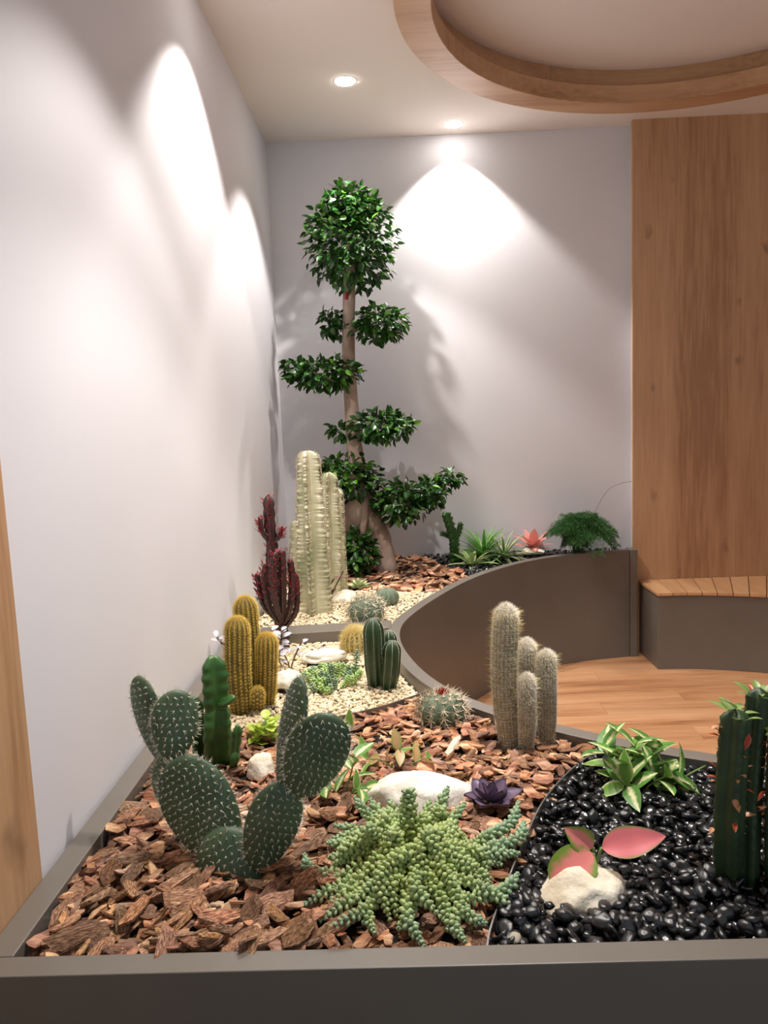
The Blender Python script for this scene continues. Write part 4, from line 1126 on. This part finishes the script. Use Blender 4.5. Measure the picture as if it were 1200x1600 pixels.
for q in range(78):
    a = 2 * PI * q / 78 * 1.0 + random.uniform(-.22, .22); ring_ = q % 3
    R_ = [.185, .135, .085][ring_] * random.uniform(.85, 1.12)
    ex, ey = 1.06, .78
    r0 = random.uniform(.005, .03); h = [.05, .078, .10][ring_] * random.uniform(.8, 1.2)
    back = max(0, math.sin(a))
    zend = [.012, .022, .038][ring_] + back * .035
    fy = 1.02 if math.sin(a) < 0 else ey
    p0 = V((math.cos(a) * r0, math.sin(a) * r0, 0)); lt = V((-math.sin(a), math.cos(a), 0)); p1 = V((math.cos(a) * R_ * .4 * ex, math.sin(a) * R_ * .4 * fy, h * random.uniform(.7, 1.2))) + lt * random.uniform(-.02, .02); p2 = V((math.cos(a) * R_ * .75 * ex, math.sin(a) * R_ * .75 * fy, h * (.7 + .5 * back) * random.uniform(.8, 1.2))) + lt * random.uniform(-.028, .028)
    p3 = V((math.cos(a + random.uniform(-.35, .35)) * R_ * ex, math.sin(a) * R_ * fy, zend + random.uniform(0, .02)))
    stems.append(([p0, p1, p2, p3], 0 if ring_ else 1))
for px in range(7):          # upright tips at the back
    a = PI / 2 + (px - 3) * .28; p0 = V((math.cos(a) * .04, math.sin(a) * .04, .0)); p3 = V((math.cos(a) * .15, .10 + .05 * math.sin(a), .105 + random.uniform(-.02, .035)))
    stems.append(([p0, p0.lerp(p3, .5) + V((0, 0, .02)), p3], 1))
for pts in ([(.05, .0, .02), (.13, .06, .05), (.20, .115, .055), (.225, .16, .075)], [(.05, -.02, .02), (.14, .03, .05), (.21, .075, .045), (.228, .11, .06)], [(.03, -.05, .02), (.10, -.10, .04), (.16, -.08, .04), (.19, -.05, .05)],
            [(-.05, -.03, .02), (-.14, -.02, .04), (-.19, -.0, .035), (-.205, .03, .05)]):
    stems.append(([V(p) for p in pts], 1))
for pts, c in stems:
    v, f = sedum_stem(resample(pts, 14), .0165, .0108, 4, .0092)
    o = obj('trailing_stem', mesh('trailing_stem', v, f, M['sedum_r'], True), t)

# small green sedum clump on the gravel
B = (-0.260, 2.459, 0.612)
t = thing('sedum_clump', 'low clump of pale green sedum on gravel beside the white stone', 'succulent', B)
for q in range(58):
    a = random.uniform(0, 2 * PI); R_ = math.sqrt(random.random()) * .115; x, y = math.cos(a) * R_, math.sin(a) * R_ * 1.05 + .055
    h = .050 * (1 - (R_ / .13) ** 2) + .016
    v, f = sedum_stem(resample([(x * .6, y * .8 + .01, .0), (x * .9, y, h * .6), (x, y, h)], 6), .014, .0075, 5, .0075)
    obj('shoot', mesh('shoot', v, f, M['sedum_s' if random.random() < .6 else 'sedum_b'], True), t)
v, f = sedum_stem(resample([(.07, .10, 0), (.085, .12, .05), (.09, .12, .095)], 8), .017, .008, 4, .009)
obj('shoot', mesh('shoot', v, f, M['sedum_b'], True), t)

# ------------------------------------------------------------------ leafy plants
def rosette(name, label, cat, B, me, n, rings, tilt0, tilt1, scale0=1.0, scale1=.5, z=0.0):
    t = thing(name, label, cat, B); k = 0
    for r in range(rings):
        s = r / max(1, rings - 1); cnt = max(3, int(n * (1 - .45 * s)))
        for q in range(cnt):
            a = 2 * PI * q / cnt + r * .5 + random.uniform(-.12, .12); el = tilt0 + (tilt1 - tilt0) * s + random.uniform(-.08, .08)
            d = V((math.cos(a) * math.cos(el), math.sin(a) * math.cos(el), math.sin(el)))
            o = obj('leaf', me, t); orient(o, V((math.cos(a) * .004, math.sin(a) * .004, z + .004 * r)), d, (0, 0, 1) if el < 1.2 else (-d.x, -d.y, .2), (scale0 + (scale1 - scale0) * s) * random.uniform(.9, 1.1))
    return t
pur = leaf_mesh('leaf', .066, .050, M['echev'], fold=.3, curl=-.12, seg=7, shape='ovate', thick=.005)
rosette('purple_rosette', 'dusky purple rosette succulent on bark beside the white rock', 'succulent', (0.176, 1.620, 0.640), pur, 6, 3, .30, 1.1, 1.0, .6, .004)
ros = leaf_mesh('leaf', .045, .024, M['rosette'], fold=.3, curl=-.1, seg=5, thick=.004)
rosette('pale_rosette', 'pale green rosette succulent on the gravel behind the spiny barrel cactus', 'succulent', (-0.235, 3.883, 0.640), ros, 9, 3, .2, 1.2, 1.6, .9)
lim = leaf_mesh('leaf', .040, .034, M['lime'], fold=.25, curl=.25, seg=6, shape='round', wave=.05)
t = thing('lime_plant', 'lime yellow crinkled leafy plant at the edge of the gravel', 'plant', (-0.394, 2.020, 0.630))
for q in range(34):
    a = random.uniform(0, 2 * PI); el = random.uniform(.0, 1.2); R_ = random.uniform(.0, .03)
    orient(obj('leaf', lim, t), (math.cos(a) * R_, math.sin(a) * R_, random.uniform(.0, .06)), (math.cos(a) * math.cos(el), math.sin(a) * math.cos(el), math.sin(el)), (0, 0, 1), random.uniform(.7, 1.05))
obj('stem', mesh('stem', *tube(resample([(0, 0, -.01), (0, 0, .06)], 4), [.004] * 4, 6), M['stem'], True), t)

def leafy(name, label, B, shoots, me, me2=None, stemr=.0018, n=5):
    """shoots: list of (base, tip); leaves alternate along each shoot"""
    t = thing(name, label, 'plant', B)
    for pts, cnt, sc in shoots:
        path = resample(pts, 12); v, f = tube(path, [stemr] * 12, 6); o = obj('stem', mesh('stem', v, f, M['stem'], True), t); fr = frames(path)
        for q in range(cnt):
            s = .35 + .65 * (q + .5) / cnt; i = min(11, int(s * 11)); a = q * 2.4 + random.uniform(-.4, .4); x, y, tt = fr[i]; od = x * math.cos(a) + y * math.sin(a)
            d = od * 1.0 + tt * .55 + V((0, 0, .15)); orient(obj('leaf', me if (me2 is None or random.random() < .75) else me2, t), path[i], d, tt + V((0, -.3, .8)), sc * random.uniform(.8, 1.1))
    return t
hl = leaf_mesh('leaf', .094, .046, M['hoya'], fold=.25, curl=.18, seg=7); hl2 = leaf_mesh('leaf', .080, .038, M['hoya_in'], fold=.2, curl=.2, seg=7)
B = (0.519, 1.666, 0.630)
leafy('variegated_hoya', 'bushy cream variegated hoya growing in the black pebbles by the curved rim', B,
      [([(-.02, .02, 0), (-.05, .05, .05), (-.07, .06, .085)], 6, .95), ([(0, .02, 0), (.0, .05, .06), (.01, .06, .10)], 6, .85), ([(.0, 0, 0), (.03, -.02, .04), (.06, -.03, .06)], 6, .95), ([(-.01, 0, 0), (-.03, -.02, .03), (-.05, -.04, .045)], 5, .95), ([(.01, .03, 0), (.05, .07, .05), (.06, .08, .08)], 5, .8), ([(-.02, .0, 0), (-.04, .0, .04), (-.04, .02, .09)], 5, .9), ([(.02, .0, 0), (.03, .01, .05), (.03, .02, .085)], 6, .9), ([(.02, -.01, 0), (.06, -.01, .03), (.09, -.0, .04)], 5, .85)], hl, hl2)
B = (-0.160, 1.666, 0.628)
leafy('variegated_hoya', 'small variegated plant between the prickly pear and the white rock', B,
      [([(0, 0, 0), (-.02, .01, .03), (-.045, .0, .045)], 4, .7), ([(0, .02, 0), (.02, .05, .05), (.03, .06, .09)], 4, .8), ([(.0, .01, 0), (.03, .0, .03), (.06, -.01, .04)], 4, .65)], hl, hl2)
B = (-0.032, 1.819, 0.628)
leafy('variegated_hoya', 'spreading variegated plant with tan tinged leaves behind the white rock', B,
      [([(0, 0, 0), (-.04, .0, .03), (-.08, .0, .035)], 4, .8), ([(0, 0, 0), (.04, .0, .02), (.08, .01, .03)], 4, .75), ([(0, 0, 0), (0, .02, .04), (.01, .0, .06)], 3, .7)], leaf_mesh('leaf', .075, .038, leaf_mat('rosy_leaf', (200, 160, 116), (150, 168, 84), .4, .9, namp=.3), fold=.1, curl=.2, seg=7), hl2)
B = (-0.167, 2.037, 0.630)
t = thing('seedling', 'single upright cream edged leaf on a thin stem beside the gravel edge', 'plant', B)
obj('stem', mesh('stem', *tube(resample([(0, 0, -.01), (0, 0, .02)], 4), [.002] * 4, 6), M['stem'], True), t)
orient(obj('leaf', hl2, t), (0, 0, .018), (.06, -.05, 1), (0, -1, .1), .72)

# pink leaves on the cream rock
B = (0.331, 1.325, 0.678)
t = thing('pink_caladium', 'plant with two pink arrow shaped leaves and one green speckled leaf on the cream rock', 'plant', B)
pk = leaf_mesh('leaf', .128, .062, M['pink'], fold=.22, curl=.10, seg=14, wave=.012); pk2 = leaf_mesh('leaf', .082, .066, M['pink_sp'], fold=.15, curl=.25, seg=10, shape='round')
pk3 = leaf_mesh('leaf', .055, .040, M['pink_sp'], fold=.3, curl=.15, seg=8)
for tip_, me, p1, d, nn, s in [((.012, 0, .028), pk, None, (1, -.05, .22), (.1, -.75, .8), .92), ((-.004, -.006, .020), pk2, None, (-1, -.45, -.32), (-.1, -.8, .8), 1.15), ((-.002, .004, .026), pk3, None, (-.75, .1, .55), (0, -1, .4), 1.1)]:
    v, f = tube(resample([(0, 0.01, -.03), (tip_[0] * .5, tip_[1], tip_[2] * .3), tip_], 8), [.0028] * 8, 7); obj('stem', mesh('stem', v, f, M['stem'], True), t)
    orient(obj('leaf', me, t), tip_, d, nn, s)
dr = leaf_mesh('leaf', .06, .02, leaf_mat('withered_leaf', (196, 130, 116), (150, 90, 80), .4, .9), fold=.2, curl=.1, seg=6)
orient(obj('leaf', dr, t), (-.02, -.012, -.006), (1, -.1, -.1), (0, -.4, 1), .9)

# silvery plant behind the golden cactus
B = (-0.432, 2.730, 0.612)
t = thing('silver_leaf_plant', 'sparse plant with round silvery lilac leaves behind the golden cactus', 'plant', B)
sl = leaf_mesh('leaf', .042, .022, M['silver'], fold=.25, curl=.15, seg=5, shape='round')
for pts, cnt in [([(-0.437, 2.730, 0.612), (-0.473, 2.680, 0.678), (-0.479, 2.680, 0.761)], 12), ([(-0.432, 2.730, 0.612), (-0.445, 2.660, 0.706), (-0.441, 2.660, 0.765)], 12), ([(-0.423, 2.714, 0.612), (-0.392, 2.650, 0.684), (-0.367, 2.650, 0.730)], 4),
                 ([(-0.461, 2.733, 0.612), (-0.450, 2.620, 0.672), (-0.442, 2.600, 0.713)], 8), ([(-0.468, 2.719, 0.612), (-0.640, 2.660, 0.713), (-0.674, 2.660, 0.750)], 7)]:
    path = resample(loc_pts(pts, B), 10); v, f = tube(path, [.0028] * 10, 6); obj('stem', mesh('stem', v, f, M['stem_brown'], True), t)
    for q in range(cnt):
        i = min(9, int((.45 + .55 * (q + .5) / cnt) * 9.5)); a = q * 2.4
        orient(obj('leaf', sl, t), path[i], (math.cos(a), math.sin(a) * .6, random.uniform(-.2, .6)), (0, -.5, 1), random.uniform(.7, 1.0))

# strap leaved plants at the back
def strap(name, label, B, me, n, el0, el1, s0=.8, s1=1.1, cat='plant'):
    t = thing(name, label, cat, B)
    for q in range(n):
        a = q * 2.399 + random.uniform(-.2, .2); el = el0 + (el1 - el0) * (q / n)
        orient(obj('leaf', me, t), (math.cos(a) * .008, math.sin(a) * .008, .003 + .012 * q / n), (math.cos(a) * math.cos(el), math.sin(a) * math.cos(el), math.sin(el)), (0, 0, 1), random.uniform(s0, s1))
    return t
sp1 = leaf_mesh('leaf', .15, .016, M['spider'], fold=.4, curl=.45, seg=8, shape='strap'); sp2 = leaf_mesh('leaf', .14, .017, M['spider_w'], fold=.4, curl=.4, seg=8, shape='strap')
ag = leaf_mesh('leaf', .15, .036, M['agave'], fold=.3, curl=.3, seg=7)
strap('spider_plant', 'bushy plain green spider plant by the back wall', (0.484, 4.530, 0.641), sp1, 60, .25, 1.45, 1.1, 1.5)
strap('spider_plant', 'spider plant with white edged arching leaves near the curved rim', (0.596, 4.460, 0.650), sp2, 40, .1, 1.4, 1.0, 1.35)
strap('pale_agave', 'pale broad leaved rosette plant at the curved rim beside the striped spider plant', (0.398, 4.360, 0.631), ag, 16, .1, 1.1, .85, 1.15)
co = leaf_mesh('leaf', .135, .050, M['coral'], fold=.2, curl=.2, seg=7)
strap('coral_plant', 'low plant with coral pink leaves between the spider plant and the fern', (0.790, 4.600, 0.680), co, 16, .1, 1.2, .85, 1.2)

# asparagus fern
B = (1.050, 4.560, 0.638)
fern = thing('asparagus_fern', 'fluffy dark green asparagus fern filling the corner by the oak panel', 'fern', B)
fmes = []
for k in range(6):
    path = resample([(0, 0, 0), (0, .06, .10), (0, .14, .13 - k * .006), (0, .23, .09 - k * .015)], 22); fr = frames(path); bs = []; ds = []; ls = []
    for i in range(5, 22):
        x, y, tt = fr[i]
        for sd in (-1, 1):
            bl = .055 * math.sin(PI * (i - 4) / 19) + .012; d0 = (x * sd + tt * .7).normalized()
            for j in range(7):
                p = path[i] + d0 * bl * (j + 1) / 7
                for c in range(4):
                    bs.append(tuple(p)); ds.append(tuple(d0 * .6 + V([random.uniform(-1, 1) for _ in range(3)]))); ls.append(random.uniform(.008, .016))
    sv, sf = spikes(np.array(bs), np.array(ds), ls, .0011); tv, tf = tube(path, [.0014] * 22, 4)
    kk = len(sv); fmes.append(mesh('frond', np.vstack([sv, np.array([tuple(q) for q in tv])]), sf.tolist() + [[q + kk for q in f_] for f_ in tf], M['fern'], False))
for q in range(84):
    o = obj('frond', fmes[q % 6], fern, (random.uniform(-.03, .03), random.uniform(-.02, .02), .0)); a = q * 2.399
    s = random.uniform(.65, 1.0); o.rotation_euler = (random.uniform(.12, 1.0), 0, a); o.scale = (s * 1.3, s * (1.15 if math.cos(a) < .1 else .42), s * random.uniform(1.3, 1.9))
tv, tf = tube(resample([(.02, .02, .05), V((1.180, 4.660, 0.884)) - V(B), V((1.256, 4.680, 1.004)) - V(B), V((1.339, 4.700, 1.046)) - V(B), V((1.424, 4.710, 1.058)) - V(B)], 30), [.0012] * 30, 5)
obj('tendril', mesh('tendril', tv, tf, M['stem_brown'], True), fern)

# pale shard of bark, dry twigs
o = obj('bark_shard', CHIPS[2].copy(), None, (0.111, 1.883, 0.665)); o.data.materials.clear(); o.data.materials.append(M['rockp']); o.scale = (.085, .07, .09); o.rotation_euler = (0.1, -.2, 1.15)
tag(o, 'pale cream shard of bark lying in front of the red crowned barrel cactus', 'bark')
o = obj('twig', mesh('twig', *tube(resample([(0.582, 1.632, 0.668), (0.634, 1.667, 0.675), (0.685, 1.714, 0.668)], 8), [.0022] * 8, 6), M['stem'], True))
tag(o, 'thin pale green twig lying on the black pebbles by the curved rim', 'twig')
B = (-0.358, 3.495, 0.640)
t = thing('twiggy_plant', 'thin dark stems with few reddish leaves beside the white spurge', 'plant', B)
tw = leaf_mesh('leaf', .03, .018, leaf_mat('dusky_leaf', (150, 120, 110), (120, 84, 80), .4, .9), fold=.2, curl=.2, seg=5)
for pts in ([(-0.358, 3.495, 0.640), (-0.336, 3.550, 0.697), (-0.283, 3.550, 0.793)], [(-0.358, 3.495, 0.640), (-0.347, 3.550, 0.666), (-0.339, 3.550, 0.706)], [(-0.358, 3.495, 0.640), (-0.367, 3.550, 0.698), (-0.330, 3.550, 0.758)]):
    path = resample(loc_pts(pts, B), 8); obj('stem', mesh('stem', *tube(path, [.0035] * 8, 6), M['stem_brown'], True), t)
    for q in range(4):
        a = q * 2.4; orient(obj('leaf', tw, t), path[7 - q % 2], (math.cos(a), math.sin(a), .5), (0, -.4, 1), random.uniform(.7, 1.1))
